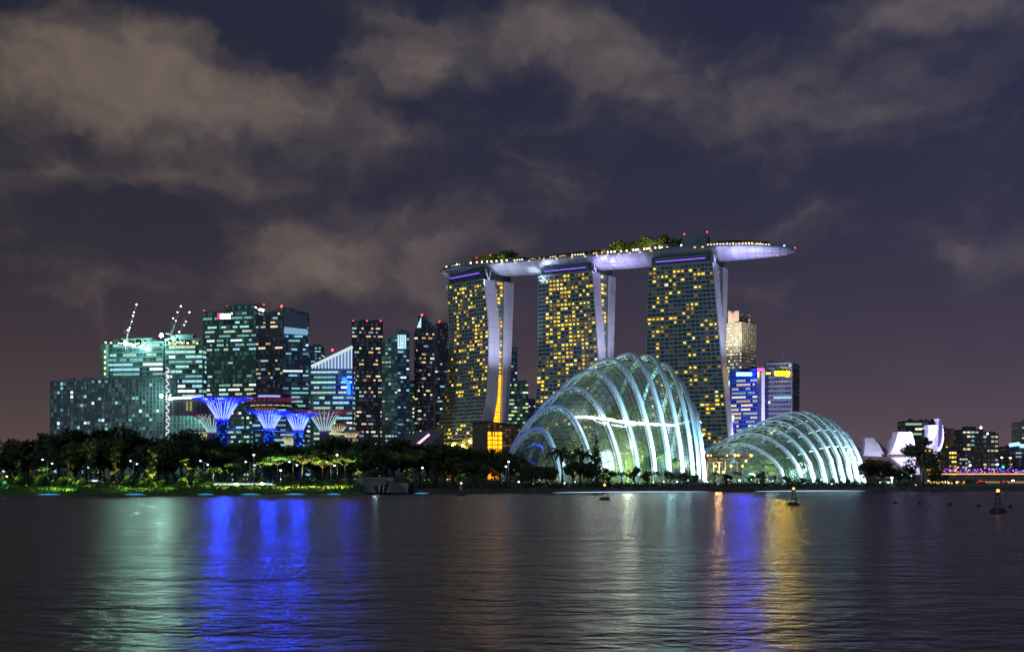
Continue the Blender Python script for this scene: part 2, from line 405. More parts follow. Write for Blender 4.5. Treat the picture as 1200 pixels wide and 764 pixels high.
b = MB(); b.grid([[p+Vector((0, 0, 3.25+z)) for p in strip(240, 322, [(28, 0)], 30)[0]] for z in (-.3, .75)], smooth=False); b.grid([[p+Vector((0, 0, 4.0)) for p in strip(240, 322, [(d, 0)], 30)[0]] for d in (28, 28.4)], smooth=False)
tag(b.build('promenade_wall', WHITE), 'low white parapet along the lit promenade below the blue solar trees', 'low wall')
for px in (248, 262, 276, 290, 304, 317): light('SPOT', (X(px, shore(px)+25), shore(px)+25, 6.5), 700, (.85, 1, .95), .3, (X(px, shore(px)+28), shore(px)+28, 3.6), 100, .8, name='parapet_light')
# grass tufts
b = MB(); rg = random.Random(5)
for i in range(5200):
    px = rg.uniform(-60, 424); d = rg.uniform(2, 26); r_ = strip(px, px, [(d, 0)], 1)[0][0]
    z = table(d, [(1.2, .5), (5, 1.0), (12, 1.9), (20, 2.9), (27, 3.25)])-.15; h = rg.uniform(.35, .9); w = rg.uniform(.15, .4); a = rg.uniform(0, 3.1)
    dx, dy = math.cos(a)*w, math.sin(a)*w
    b.face([(r_.x-dx, r_.y-dy, z), (r_.x+dx, r_.y+dy, z), (r_.x+rg.uniform(-.3, .3), r_.y+rg.uniform(-.3, .3), z+h)])
tag(b.build('grass', GRASS), 'uneven grass tufts covering the lit lawn slope', 'grass', kind='stuff')

# ------------------------------------------------------------------ hotel towers
FACE = wall_mat('hotel_glass', (.17, .24, .25), (.8, .75, .35), .05, .25, thr=.55, w=.42, h=.34)
HGRID = mat('hotel_ledge', (.34, .50, .50), .6, .1, var=.15, scale=.2)
FIN = mat('fin_cladding', (.60, .60, .68), .5, .1, var=.08, scale=.08)
LATT = lamp_mat('atrium_glow', (1, .34, .006), 2.8)
def hotel(name, label, Rp, th, Lw, ztop, out, wl, wr, fins, seed, prob, nb, fw=14, gap=12, fb=12, zb=3.0, top_rise=0):
    rng = random.Random(seed); th = R(th)
    u = Vector((math.cos(th), -math.sin(th), 0)); bk = Vector((math.sin(th), math.cos(th), 0)); n = -bk
    B0 = Vector((X(*Rp), Rp[1], 0)); A0 = B0-u*Lw
    def L_(z): return A0-u*table(z, wl)+n*table(z, out)+Vector((0, 0, z))
    def R_(z): return B0+u*table(z, wr)+n*table(z, out)+Vector((0, 0, z))
    root = thing(name, label, 'hotel tower', ((A0+B0)/2+bk*15+Vector((0, 0, zb)))[:])
    nf = 52; zs = [lerp(zb, ztop, k/nf) for k in range(nf+1)]
    wall, mull, wins = MB(), MB(), []
    wall.grid([[L_(z).lerp(R_(z), k/nb) for k in range(nb+1)] for z in zs], smooth=False)
    def back(pt, z, w): return pt+bk*w
    # front slab: right end behind the fin, back face, top
    for z, z2 in zip(zs, zs[1:]):
        wall.face([R_(z), R_(z)+bk*fw, R_(z2)+bk*fw, R_(z2)]); wall.face([R_(z)+bk*fw, L_(z)+bk*fw, L_(z2)+bk*fw, R_(z2)+bk*fw]); wall.face([L_(z)+bk*fw, L_(z), L_(z2), L_(z2)+bk*fw])
    z = ztop; wall.face([L_(z), R_(z), R_(z)+bk*fw, L_(z)+bk*fw])
    wall.build('wall', FACE, root, uv=True)
    for k, z in enumerate(zs):
        p, q = L_(z), R_(z); mull.box((p+q)/2, ((q-p).length, 1.3, .75), q-p)
    for k in range(0, nb+1):
        mull.tube([L_(z).lerp(R_(z), k/nb)+n*.1 for z in zs[::4]+[zs[-1]]], .20, 4, cap=False)
    mull.build('mullion', HGRID, root)
    for f in range(nf):
        z0, z1 = zs[f], zs[f+1]; v = f/nf; c0 = (L_(z0)+L_(z1))/2; c1 = (R_(z0)+R_(z1))/2; up = (L_(z1)-L_(z0)).normalized()
        upv = (Vector((0, 0, 1))+n*(table(z1, out)-table(z0, out))/(z1-z0)).normalized()
        bw = (c1-c0).length/nb; uu = (c1-c0).normalized()
        for k in range(nb):
            if rng.random() < prob(v, (k+.5)/nb):
                wins.append((c0.lerp(c1, (k+.5)/nb)+n*.35, uu, upv, bw*rng.choice((.42, .55, .62, .74)), rng.uniform(1.3, 1.8), rng.choices(range(6), (3, 3, 3, 1, 3, 3))[0]))
    put_windows(wins, root, 'warm')
    # end fins (two tapering white blades) and the lit gap between them
    e = .8
    def fin(a0, a1, nm, RF=R_):
        f_ = MB(); r0 = []
        for z in zs[::2]:
            p = RF(z)+u*e+bk*a0(z); q = RF(z)+u*e+bk*a1(z); r0.append([p, q, q-u*1.4, p-u*1.4, p])
        f_.grid(r0, smooth=False, flip=False); t_ = r0[-1]; f_.face(t_[:4]); o_ = f_.build(nm, FIN, root); j_ = MB()
        for q_ in r0[2::2]: j_.box((q_[0]+q_[1])/2+u*.02, ((q_[1]-q_[0]).length, .12, .28), q_[1]-q_[0])
        j_.tube([(q_[0]+q_[1])/2+u*.02 for q_ in r0[2:]], .08, 4)
        j_.build('joint', mat('joint_grey', (.36, .36, .42), .6), o_); return o_
    f0 = table
    fin(lambda z: -table(z, fins['a']), lambda z: fw+table(z, fins['b']), 'fin')
    RR = lambda z: B0+Vector((0, 0, z)); LL = lambda z: A0+Vector((0, 0, z))
    b0 = lambda z: fw+gap-table(z, fins['c']); b1 = lambda z: b0(z)+fb-table(z, fins['d'])
    fin(b0, b1, 'fin', RR)
    s = MB(); rows = []
    for z in zs:
        p = RR(z)+bk*b0(z); q = RR(z)+bk*b1(z); l2 = LL(z)+bk*b1(z); l1 = LL(z)+bk*b0(z); rows.append([p, q, l2, l1, p])
    s.grid(rows, smooth=False); s.face(rows[-1][:4]); s.build('rear_slab', FACE, root, uv=True)
    g = MB(); gl = MB(); w2 = []
    for f in range(nf):
        z0, z1 = zs[f], zs[f+1]; zm = (z0+z1)/2; F_ = lambda z: R_(z)-u*2.5+bk*fw; G_ = lambda z: RR(z)-u*2.5+bk*b0(z)
        a_, c_ = F_(zm), G_(zm); wd_ = (c_-a_).dot(bk)
        if wd_ < 1: continue
        g.face([F_(z0), G_(z0), G_(z1), F_(z1)]); d_ = (c_-a_).normalized()
        gl.box((F_(z1)+G_(z1))/2+u*.3, ((c_-a_).length, .8, .5), d_)
        nn = 3
        for k in range(nn):
            if rng.random() < fins['lit']: w2.append((a_.lerp(c_, (k+.5)/nn)+u*.3, d_, Vector((0, 0, 1)), wd_/nn*.72, 1.9, rng.choice((0, 1, 2, 4))))
    gl.tube([F_(z)+u*.3 for z in zs], .2, 4)
    g.build('atrium_wall', FACE, root); gl.build('floor_edge_trim', HGRID, root)  # horizontal trim at the floor edges, tied by one upright bar
    b_ = MB()
    for w in w2: b_.mi = w[5]; b_.box(w[0], (w[3], .4, w[4]), w[1], w[2])
    if b_.f: b_.build('atrium_window', WMATS['warm'], root)['kind'] = 'stuff'
    # crown: recessed band with violet light strip under the deck, V struts at the end
    c = MB(); ct = (L_(ztop)+R_(ztop))/2
    p = [L_(ztop)+u*2+bk*2, R_(ztop)-u*2+bk*2, R_(ztop)-u*2+bk*(fw+gap+fb-2), L_(ztop)+u*2+bk*(fw+gap+fb-2)]
    c.prism([(q.x, q.y) for q in p], ztop, ztop+top_rise+9); c.build('crown_wall', mat('crown_glass', (.05, .08, .09), .3), root)
    ls = MB(); hl = Lw*.78; ls.box((L_(ztop)+R_(ztop))/2+n*.6+Vector((0, 0, 4.2+top_rise*.6)), (hl, .5, 1.0), u)
    ls.build('light_strip', lamp_mat('violet_strip', (.26, .16, 1.0), 1.1), root)
    fr = MB(); fr.box((L_(ztop)+R_(ztop))/2+n*.5+Vector((0, 0, 1.2)), (Lw*.92, .9, .8), u); fr.box((L_(ztop)+R_(ztop))/2+n*.9+Vector((0, 0, 6.4+top_rise*.6)), (Lw*.86, .9, .8), u)
    for k in range(6): fr.box((L_(ztop)+R_(ztop))/2+u*Lw*(-.42+.168*k)+n*.5+Vector((0, 0, 4)), (.5, .9, 5), u)
    fr.build('crown_frame', STEEL, root)
    v = MB(); q = R_(ztop)+u*.4
    for a_, b2 in ((2, 5.5), (9, 5.5)): v.tube([q+bk*b2+Vector((0, 0, -.5)), q+bk*a_+Vector((0, 0, 10))], .7, 5)
    v.build('strut', WHITE, root)
    return dict(root=root, c=(A0+B0)/2+bk*(fw+gap/2), u=u, bk=bk, n=n, A=A0, B=B0, zt=ztop, L=L_, R=R_)
def pr1(v, a):
    if v > .965: return .35 if a > .2 else .2
    k = noise.noise(Vector((a*5, v*9, 1.3)))
    if v > .62: return .46+k*.55 if a > .12 else .05
    if v > .42: return .22+k*.6 if a > .2 else .12
    if v > .28: return .04
    return .36+k*.5 if .1 < a < .95 else .15
def pr2(v, a):
    k = noise.noise(Vector((a*5, v*9, 4.3)))
    if v > .97: return .55
    if v > .55: return .60+k*.5 if a > .1 else .05
    return .34+k*.7
def pr3(v, a):
    k = noise.noise(Vector((a*4, v*11, 9.3)))
    if v > .97: return .06
    if v > .92: return .5
    return .25+k*.5 if .07 < a < .97 else .06
FN = dict(a=[(0, 0)], b=[(0, 2), (40, 0), (200, -1)], c=[(0, 7), (54, 5), (110, 2.5), (200, 0)], d=[(0, 4), (60, 3), (200, 0)], lit=.4)
H1 = hotel('hotel_tower', 'hotel tower whose flared curved foot shows beside the orange lit atrium', (567, 1212), 49, 57, 196,
           [(0, 30), (39, 13), (52, 5), (66, 1), (84, -3), (117, -5.5), (154, -5.5), (196, 0)], [(0, 14), (50, 10), (66, 9), (84, 8), (117, 5), (150, 3), (196, 0)], [(0, 0)], dict(FN, lit=.6), 11, pr1, 15, top_rise=4)
H2 = hotel('hotel_tower', 'densely lit middle hotel tower of the three standing behind the tall glasshouse', (694, 1160), 33, 58, 195,
           [(0, 6), (50, -8), (84, -12), (117, -11), (195, 0)], [(0, 10), (84, 10), (117, 7), (195, 0)], [(0, 0)], dict(FN, c=[(0, 5), (100, 2.5), (195, 0)], d=[(0, 4), (100, 3), (195, 0)]), 12, pr2, 15, gap=17, fb=13)
H3 = hotel('hotel_tower', 'dark sparsely lit hotel tower under the cantilevered tip of the sky deck', (835, 1094), 27, 58.5, 192,
           [(0, -22), (50, -17), (117, -9), (192, 0)], [(0, 12), (100, 7), (192, 0)], [(0, 9), (50, 8), (117, 4), (192, 0)], dict(FN, c=[(0, 10), (100, 6), (192, 0)], d=[(0, 5), (100, 3), (192, 0)], lit=.3), 13, pr3, 16, gap=16, fb=12)

# sky deck: boat shaped hull, photo (column, distance, height of underside, half width, depth of hull)
DK = [(521.5, 1278, 207.5, .6, 3), (523, 1275, 207, 7, 5), (528, 1268, 206, 12, 7), (540, 1258, 204.5, 17, 8.5), (560, 1246, 203, 19.5, 9.5), (620, 1215, 200.5, 20, 10), (675, 1188, 199.5, 20, 10.5), (740, 1160, 198, 20, 10.5), (800, 1130, 197.5, 20, 10.5), (850, 1118, 197.5, 19, 10), (885, 1110, 198.2, 16, 8.5), (910, 1106, 199.3, 11, 6.5), (925, 1104, 200.6, 6, 4.5), (932, 1103, 202, 1.2, 2.5)]
dk_pts = []
NS = 90
def dk(t):
    px = lerp(521.5, 932, t); D = table(px, [(a[0], a[1]) for a in DK]); return px, D
DKC = []
for i in range(NS+1):
    t = i/NS; t = .5-.5*math.cos(math.pi*t) if False else t
    px = lerp(521.5, 932, t)
    def sm(j):
        return sum(table(px+d, [(a[0], a[j]) for a in DK])*w for d, w in ((-8, .25), (0, .5), (8, .25))) if 530 < px < 905 else table(px, [(a[0], a[j]) for a in DK])
    D = sm(1); DKC.append((Vector((X(px, D), D, 0)), sm(2), sm(3), sm(4)))
deck = thing('sky_deck', 'long boat-shaped roof deck bridging all the hotel towers with violet lit hull', 'roof deck', (DKC[45][0].x, DKC[45][0].y, 198))
rows = []; tops = []
for i, (c, zb, hw, dp) in enumerate(DKC):
    t = (DKC[min(i+1, NS)][0]-DKC[max(i-1, 0)][0]).normalized(); s = Vector((t.y, -t.x, 0))
    r_ = []
    for k in range(17):
        a = -1+2*k/16; r_.append(c+s*(-a)*hw+Vector((0, 0, zb+dp*(1-(1-abs(a)**2.2)**.8)*.96)))
    rows.append(r_); tops.append((c+s*hw, c-s*hw, zb+dp, s, t))
h = MB(); h.grid(rows)
HULL = mat('hull_panel', (.55, .58, .66), .42, .25, var=.10, scale=.12)
h.build('hull', HULL, deck)
h = MB()
for i in range(2, NS-1, 2): h.tube([p+Vector((0, 0, -.05)) for p in rows[i]], .16, 3, False)
for k in (3, 6, 10, 13): h.tube([r0[k]+Vector((0, 0, -.05)) for r0 in rows], .14, 3, False)
h.build('panel_seam', mat('seam_grey', (.22, .23, .27), .6), deck)
t_ = MB(); t_.grid([[a+Vector((0, 0, z)), b_+Vector((0, 0, z))] for a, b_, z, s, t in tops], smooth=False)
t_.build('deck_floor', CONC, deck)
r_ = MB()
for sgn in (0, 1):
    r_.tube([(q[sgn].x, q[sgn].y, q[2]+.2) for q in tops], .9, 6)
    r_.tube([(q[sgn].x, q[sgn].y, q[2]+1.9) for q in tops], .12, 4)
r_.build('rim', mat('rim_metal', (.20, .25, .27), .5, .3), deck)
def deckpt(px, a=.9):
    t = (px-521.5)/(932-521.5)*NS; i = min(max(int(t), 0), NS-1); f = t-i
    p = tops[i][0].lerp(tops[i+1][0], f); q = tops[i][1].lerp(tops[i+1][1], f); z = lerp(tops[i][2], tops[i+1][2], f)
    c = (p+q)/2; v = c.lerp(p, a); return Vector((v.x, v.y, z))
WARML = lamp_mat('deck_lamp_glow', (1, .72, .25), 5); WL2 = lamp_mat('deck_bulb', (1, .85, .55), 4)
for px in (601, 617, 633, 650, 665, 682, 697, 711, 723, 737, 751, 763, 776, 819, 828):
    b = MB(); c = deckpt(px, 1.03)+Vector((0, 0, -.6)); b.ball(c, 1.15, 8, 5, .55); b.build('rim_lamp', lamp_mat('rim_lamp_glow', (1, .72, .22), 1.3), deck)
for k in range(20):
    b = MB(); c = deckpt(834+k*3.55, 1.0)+Vector((0, 0, 1.0)); b.box(c, (1.5, .5, 1.5)); b.build('rim_window', lamp_mat('rim_window_glow', (1, .9, .6), 1.8), deck)
# pavilions on the deck
PAV = mat('pavilion_roof', (.12, .11, .10), .7, var=.2, scale=.5)
rg = random.Random(8)
for (p0, p1, hh, col, a) in ((524, 536, 3, 0, .5), (537, 550, 4, 1, .5), (612, 624, 4.5, 0, .6), (628, 652, 3.2, 2, .6), (654, 676, 4.0, 2, .6), (678, 694, 5, 0, .55), (700, 716, 5.2, 2, .6), (780, 800, 4.5, 3, .5), (842, 852, 5, 2, .6), (853, 870, 5.6, 2, .55), (871, 884, 5.2, 2, .6), (886, 900, 4.2, 2, .6)):
    q0, q1 = deckpt(p0, a), deckpt(p1, a); u_ = (q1-q0).normalized(); ln = (q1-q0).length; c = (q0+q1)/2
    b = MB(); b.box(c+Vector((0, 0, hh)), (ln, 9, .5), u_); 
    for k in range(4): b.box(q0.lerp(q1, .05+.3*k)+Vector((0, 0, hh/2)), (.3, 8, hh), u_)
    b.mi = 1; n_ = max(3, int(ln/2.4))
    for k in range(n_):
        if rg.random() < (.75 if col != 3 else .2):
            b.box(q0.lerp(q1, (k+.5)/n_)+Vector((u_.y, -u_.x, 0))*4.6+Vector((0, 0, hh*.45)), (1.3, .3, rg.uniform(.7, 1.6)), u_)
    b.build('pavilion', [PAV, (WL2, lamp_mat('pool_lamp', (.5, 1, .9), 3), lamp_mat('bar_lamp', (1, .50, .20), 2.6), WL2)[col]], deck)
b = MB(); q0, q1 = deckpt(807, .1), deckpt(828, .1); u_ = (q1-q0).normalized(); c = (q0+q1)/2
b.box(c+Vector((0, 0, 5)), ((q1-q0).length+4, 12, 10), u_); b.box(c+u_*6+Vector((0, 0, 10.6)), (9, 8, 2.5), u_)
lf = b.build('lift_house', mat('lift_house_grey', (.10, .16, .17), .7, var=.2, scale=.3), deck)
beacon(deckpt(804, .3)+Vector((0, 0, 14)), deck, 'red', .55); beacon(deckpt(830, .3)+Vector((0, 0, 15)), deck, 'red', .55)
beacon(deckpt(577, .2)+Vector((0, 0, 11)), deck, 'red', .5); beacon(deckpt(561, .2)+Vector((0, 0, 9)), deck, 'red', .6)
beacon(deckpt(919, .0)+Vector((0, 0, 3)), deck, 'blue', .7); beacon(deckpt(931.5, .0)+Vector((0, 0, 1)), deck, 'red', .9)
# hull up-lights, mounted on the tower crowns
def hl(H, s, dn, aim, pw, col, ang=75):
    dn += 5; ang = min(ang*.95, 120)
    loc = H['L'](H['zt']).lerp(H['R'](H['zt']), s)+H['n']*dn; loc.z = H['zt']-7
    light('SPOT', loc, pw*.42, col, .8, aim, ang, .9, 'hull_uplight')
VI = (.50, .44, 1.0); WH = (.62, .74, 1.0)
def hp(px, a=.5, z=203): v = deckpt(px, a); v.z = z; return v
hl(H1, 1.02, 3, hp(600), 60000, WH); hl(H1, 1.05, 0, hp(625), 70000, WH, 50); hl(H1, 0, 3, hp(528), 30000, WH)
hl(H2, -.03, 3, hp(655), 60000, WH); hl(H2, -.05, 0, hp(632), 70000, WH, 50); hl(H2, 1.05, 3, hp(715), 70000, VI); hl(H2, 1.08, 0, hp(738), 160000, VI, 50)
hl(H3, -.03, 3, hp(745), 80000, VI); hl(H3, -.05, 0, hp(725), 150000, VI, 50); hl(H3, 1.06, 3, hp(860), 70000, VI); hl(H3, 1.10, 3, hp(880), 260000, VI, 55); hl(H3, 1.12, 3, hp(905), 300000, VI, 30)
# fin wash lights at the feet of the towers
for H, pw in ((H1, 1.0), (H2, 1.0), (H3, .9)):
    for z, p_ in ((8, 260000), (110, 220000)):
        q = H['R'](z)+H['u']*45+H['n']*4; light('SPOT', q, p_*pw*.58, (.68, .70, 1.0), 1.5, H['R'](z+60)+H['bk']*12, 110, .8, 'fin_floodlight')

for z_, a_ in ((38, .12), (36, .36), (38, .58), (37, .80), (41, .93)):
    b = MB(); q = H1['L'](z_).lerp(H1['R'](z_), a_)+H1['n']*1.6; b.tube([q-H1['n']*2, q], .25, 5); b.mi = 1; b.ball(q, .95, 8, 6)
    b.build('entrance_lamp', [STEEL, lamp_mat('gold_floodlight', (1, .60, .05), 130)], H1['root'])
# low atrium and convention roof between the towers
def box_building(name, label, cat, L, Rr, y0, y1, depth, wm, z0=2.5):
    A = Vector((X(*L), L[1], 0)); B = Vector((X(*Rr), Rr[1], 0)); u = (B-A).normalized(); bk = Vector((-u.y, u.x, 0))
    root = thing(name, label, cat, ((A.x+B.x)/2, (A.y+B.y)/2, z0)); b = MB(); zl, zr = Z(y0, L[1]), Z(y1, Rr[1]); C, Dd = B+bk*depth, A+bk*depth
    b.prism([(A.x, A.y), (B.x, B.y), (C.x, C.y), (Dd.x, Dd.y)], z0, 0, zs=[zl, zr, zr, zl])
    wd = (B-A).length; b.uv[0:4] = [(0, 0), (wd/3, 0), (wd/3, zr/3), (0, zl/3)]
    b.build('wall', wm, root, uv=True)
    return root, A, B, u, bk, zl, zr
root, A, B, u, bk, zl, zr = box_building('atrium_hall', 'low glazed hall glowing orange at the foot of the curved hotel tower', 'hall', (571, 1140), (640, 1165), 495, 505, 34, wall_mat('hall_glass', (.10, .085, .06), (1, .7, .3), .14, thr=.2))
b = MB(); rg = random.Random(3)
for i in range(4):
    for j in range(11): b.box(A+u*(2+3.6*i)-bk*.3+Vector((0, 0, 6+j*4.0)), (3.1 if rg.random() > .15 else 1.6, .3, 3.2), u)
b.build('window', LATT, root)['kind'] = 'stuff'
b = MB(); b.box((A+B)/2+bk*17+Vector((0, 0, (zl+zr)/2+.8)), ((B-A).length+2, 37, 1.2), Vector((u.x, u.y, (zr-zl)/(B-A).length))); b.build('roof', DARK, root)
b = MB()
for k in range(13): b.box(A+u*(B-A).length*k/12-bk*.4+Vector((0, 0, lerp(zl, zr, k/12)/2)), (.4, .8, lerp(zl, zr, k/12)-2), u)
b.build('mullion', DARK, root)
# gold lattice wall inside tower gap above the hall
for H in (H1,):
    b = MB(); bt = MB()
    for j in range(22):
        z = 50+j*2.6; p = H['R'](z)+H['bk']*15-H['u']*1.5; q = H['B']+Vector((0, 0, z))+H['bk']*(26-table(z, [(54, 5), (110, 2.5)]))-H['u']*1.5
        for k in range(3): b.box(p.lerp(q, (k+.5)/3), ((q-p).length/3*.72, .5, 1.7), q-p)
        b.box((p+q)/2+Vector((0, .35, 0)), ((q-p).length, .12, .3), q-p); b.box((p+q)/2+Vector((0, .35, 1.3)), (.3, .12, 2.6), q-p)
    b.build('lattice', LATT, H['root'])

root = thing('convention_roof', 'sloping pale roof with one pink lit edge between the thin tower and the hotel', 'hall', (X(480, 1120), 1120, 2.5))
b = MB(); D0 = 1090
pts = [(449, 521), (460, 513), (497, 505), (517, 507), (506, 523)]
b.face([P(446, 523, D0+50), P(500, 523, D0), P(520, 506, D0+15), P(500, 504, D0+55), P(466, 511, D0+70)])
b.face([P(446, 523, D0+50), P(446, 560, D0+50), P(500, 560, D0), P(500, 523, D0)]); b.face([P(500, 523, D0), P(500, 560, D0), P(520, 560, D0+15), P(520, 506, D0+15)])
b.build('roof', mat('mauve_roof', (.16, .13, .15), .6, var=.15, scale=.2), root)
b = MB(); b.tube([P(488, 521.5, D0-3), P(503, 509, D0+3)], 1.1, 5); b.build('light_strip', lamp_mat('pink_strip', (1, .68, .80), 1.3), root)
b = MB()
for k in range(9): b.tube([P(450+k*6, 522, D0+44-k*5), P(468+k*6, 510.5-k*.8, D0+70-k*6)], .35, 4)
b.build('rib', STEEL, root)

# ------------------------------------------------------------------ city towers
G_TEAL = wall_mat('teal_office_glass', (.06, .11, .12), (.35, .95, .85), .11, .25, thr=.35)
G_BLUE = wall_mat('blue_office_glass', (.05, .09, .14), (.3, .6, 1), .10, .22, thr=.4)
G_DARK = wall_mat('dark_office_glass', (.035, .05, .085), (.6, .65, .9), .06, .25, thr=.5)
G_GREY = wall_mat('louvre_grey', (.15, .22, .23), (.5, .9, .9), .12, .5, thr=.25, w=.32, h=.40)
G_RES = wall_mat('flat_grey', (.10, .12, .15), (.8, .8, .6), .06, .5, thr=.4, w=.3, h=.3)
G_STONE = wall_mat('pale_stone', (.45, .42, .36), (1, .85, .6), .35, .5, thr=.1, w=.3, h=.3)
M_TEAL = mat('teal_mullion', (.10, .17, .18), .5, .2, var=.15, scale=.1)
M_BLUE = mat('blue_mullion', (.08, .12, .18), .5, .2, var=.15, scale=.1)
M_GREY = mat('grey_mullion', (.17, .24, .25), .6, .1, var=.15, scale=.1)
M_DARK = mat('slate_mullion', (.05, .065, .09), .5, .2, var=.15, scale=.1)
OFF = dict(fh=3.9, bw=2.6, p=.55, run=5, pal='office', hf=.42, ld=.35, lh=.5, mv=2)
def st(base=OFF, **k): d = dict(base); d.update(k); return d

# grey louvred residence in front, several blocks as one building each
LV = st(fh=3.4, bw=3.0, run=1, p=.075, pal='blueish', hf=.62, ld=.5, lh=.35, mw=.5, mv=1, wf=.9)
tower('apartment_block', 'grey louvred flats, the low end block above the dark trees with lamps along its roof', 'flats', (59, 1000), (106, 990), 447, 30, LV, G_GREY, M_GREY, 21, roofh=0)
tower('apartment_block', 'grey louvred flats, the wide middle block below the construction cranes', 'flats', (107, 990), (191, 975), 444, 22, st(LV, p=.07), G_GREY, M_GREY, 22, roofh=0)
rt, A, B, u, bk, zl, zr = tower('podium_block', 'grey low block carrying a curved bright white band beside the vertical light strip', 'podium building', (198, 965), (238, 962), 480, 10, st(LV, p=.012), G_GREY, M_GREY, 23, roofh=0)
b = MB(); pts = [P(lerp(198, 243, k/10), 466+2.4*(1-(1-((k-5)/5)**2)**.5), 955-14*math.sin(math.pi*k/10)) for k in range(11)]
b.tube(pts, .9, 6); b.build('light_band', lamp_mat('white_band', (.9, 1, .92), 1.6), rt)
b = MB()
for k in range(11): 
    q = pts[k]; b.box(q+Vector((0, 1.5, -5.5)), (.7, .7, 11))
b.build('column', CONC, rt)['kind'] = 'stuff'
b = MB()
for k in range(10):
    q = (pts[k]+pts[k+1])/2; b.box(q+Vector((0, 4, -6)), (2.3, .3, 7), pts[k+1]-pts[k])
b.build('glowing_window', lamp_mat('olive_glow', (.85, .8, .35), .35, False), rt)['kind'] = 'stuff'
b = MB(); b.prism([(p.x, p.y+2) for p in (pts[0], pts[3], pts[7], pts[10])]+[(pts[10].x, pts[10].y+40), (pts[0].x, pts[0].y+40)], pts[5].z-13, pts[5].z+1.4); b.build('gallery_roof', M_GREY, rt)
beacon(P(231, 478, 950), rt, 'flood', 1.2)
# rooftop lamps on the end block
rt = thing('hoist_tower', 'vertical lattice hoist of white lights climbing the louvred flats', 'construction hoist', tuple(P(196, 562, 955)))
b = MB(); b2 = MB(); rg = random.Random(4)
xa, ya = X(194, 955), 955
z0, z1 = 3, Z(430, 955)
for dx in (0, 3.2):
    for dy in (0, 3): b.tube([(xa+dx, ya+dy, z0), (xa+dx, ya+dy, z1)], .22, 4)
nn = 34
for k in range(nn):
    za, zb = lerp(z0, z1, k/nn), lerp(z0, z1, (k+1)/nn); s_ = 3.2 if k % 2 else 0
    b.tube([(xa+s_, ya, za), (xa+3.2-s_, ya, zb)], .15, 4)
    if k > 7: b2.tube([(xa+s_*.8+.3, ya-.5, za+.4), (xa+2.8-s_*.7, ya-.5, zb-.3)], .42, 5)
b.build('mast', STEEL, rt); b2.build('light_tube', lamp_mat('hoist_light', (.88, .86, 1), 1.1), rt)['kind'] = 'stuff'
CON = st(fh=4.4, bw=3.2, p=.72, run=9, pal='office', hf=.5, ld=.6, lh=.6, mw=.3, mv=3)
def cprob(v, a=0): return .95 if v > .80 else (.75 if v > .55 else .45)
rtA, *_ = tower('office_block', 'unfinished office block with glowing open floors under the first crane', 'office building', (121, 1160), (191, 1150), 402, 20, CON, G_TEAL, M_TEAL, 24, roofh=4, prob=cprob)
rtB, *_ = tower('office_block', 'unfinished office block with bright floors under the pair of cranes', 'office building', (194, 1150), (237, 1146), 398, 10, CON, G_TEAL, M_TEAL, 25, roofh=4, prob=cprob)
for px, py, c in ((148, 402, 'white'), (157, 405, 'white')): beacon(P(px, py, 1140), rtA, 'flood', 1.1)
beacon(P(189, 393, 1140), rtB, 'flood', 1.6); beacon(P(189, 464, 960), rtA, 'flood', 1.1)
b = MB(); b.box(P(122.5, 483, 1150)+Vector((0, 0, 0)), (5, 8, 122)); b.build('stair_core', M_TEAL, rtA)
YB = lamp_mat('yellow_work_light', (1, .86, .35), 1.8, False)
b = MB()
for k in range(15): b.box(P(123, 412+k*6.5, 1145), (1.4, .3, 2.2))
b.build('stair_lamp', YB, rtA)['kind'] = 'stuff'
rg = random.Random(9)
for rt_, a, c_ in ((rtA, 124, 190), (rtB, 198, 236)):
    for k in range(9):
        px = rg.uniform(a, c_); b = MB(); h_ = rg.uniform(2, 6); q = P(px, 402-rg.uniform(0, 2), 1138); b.box(q, (rg.uniform(1, 5), 2, h_)); b.mi = 1; b.box(q+Vector((0, -1.3, -1)), (1.6, .4, 1.6)); b.build('site_hut', [M_TEAL, YB], rt_)
def crane(label, base, tip, D, lights, base_h):
    rt_ = thing('tower_crane', label, 'crane', tuple(P(base[0], base[1]+base_h, D)))
    b = MB(); p, q = P(*base, D), P(*tip, D)
    m0 = P(base[0], base[1]+base_h, D)
    for dx in (-1, 1): b.tube([m0+Vector((dx, 0, 0)), p+Vector((dx, 0, 0))], .18, 4)
    for k in range(8): b.tube([m0.lerp(p, k/8)+Vector((-1 if k % 2 else 1, 0, 0)), m0.lerp(p, (k+1)/8)+Vector((1 if k % 2 else -1, 0, 0))], .12, 4)
    b.build('mast', STEEL, rt_)
    b = MB(); s_ = Vector((0, .8, 0))
    for s in (-1, 1): b.tube([p+s_*s, q+s_*s*.4], .14, 4)
    b.tube([p+Vector((-1.2, 0, .6)), q], .14, 4)
    for k in range(12): b.tube([p.lerp(q, k/12)+s_*(1 if k % 2 else -1), p.lerp(q, (k+1)/12)+s_*(-1 if k % 2 else 1)], .1, 4)
    b.tube([p+Vector((-5, 0, 1)), p], .6, 4); b.tube([p+Vector((-2.5, 0, 6)), q], .07, 3); b.build('jib', STEEL, rt_)
    for (px, py, r) in lights: b = MB(); b.ball(P(px, py, D-1), r*.72, 8, 5); b.build('jib_lamp', lamp_mat('crane_lamp', (1, .94, .6), 4), rt_)
crane('tall luffing crane with a lit jib above the first unfinished block', (148.5, 398), (160.5, 355), 1150, [(150, 387, 1.3), (152, 384, 1.0), (154.5, 377, .8), (156, 370, 1.0), (157, 366, .9), (160, 357, 1.1)], 14)
crane('luffing crane, the higher and nearer to the hoist of the paired cranes', (201, 392), (213, 357), 1150, [(203, 373, .9), (208, 366, .9), (212, 359, 1.1), (206, 376, .8)], 12)
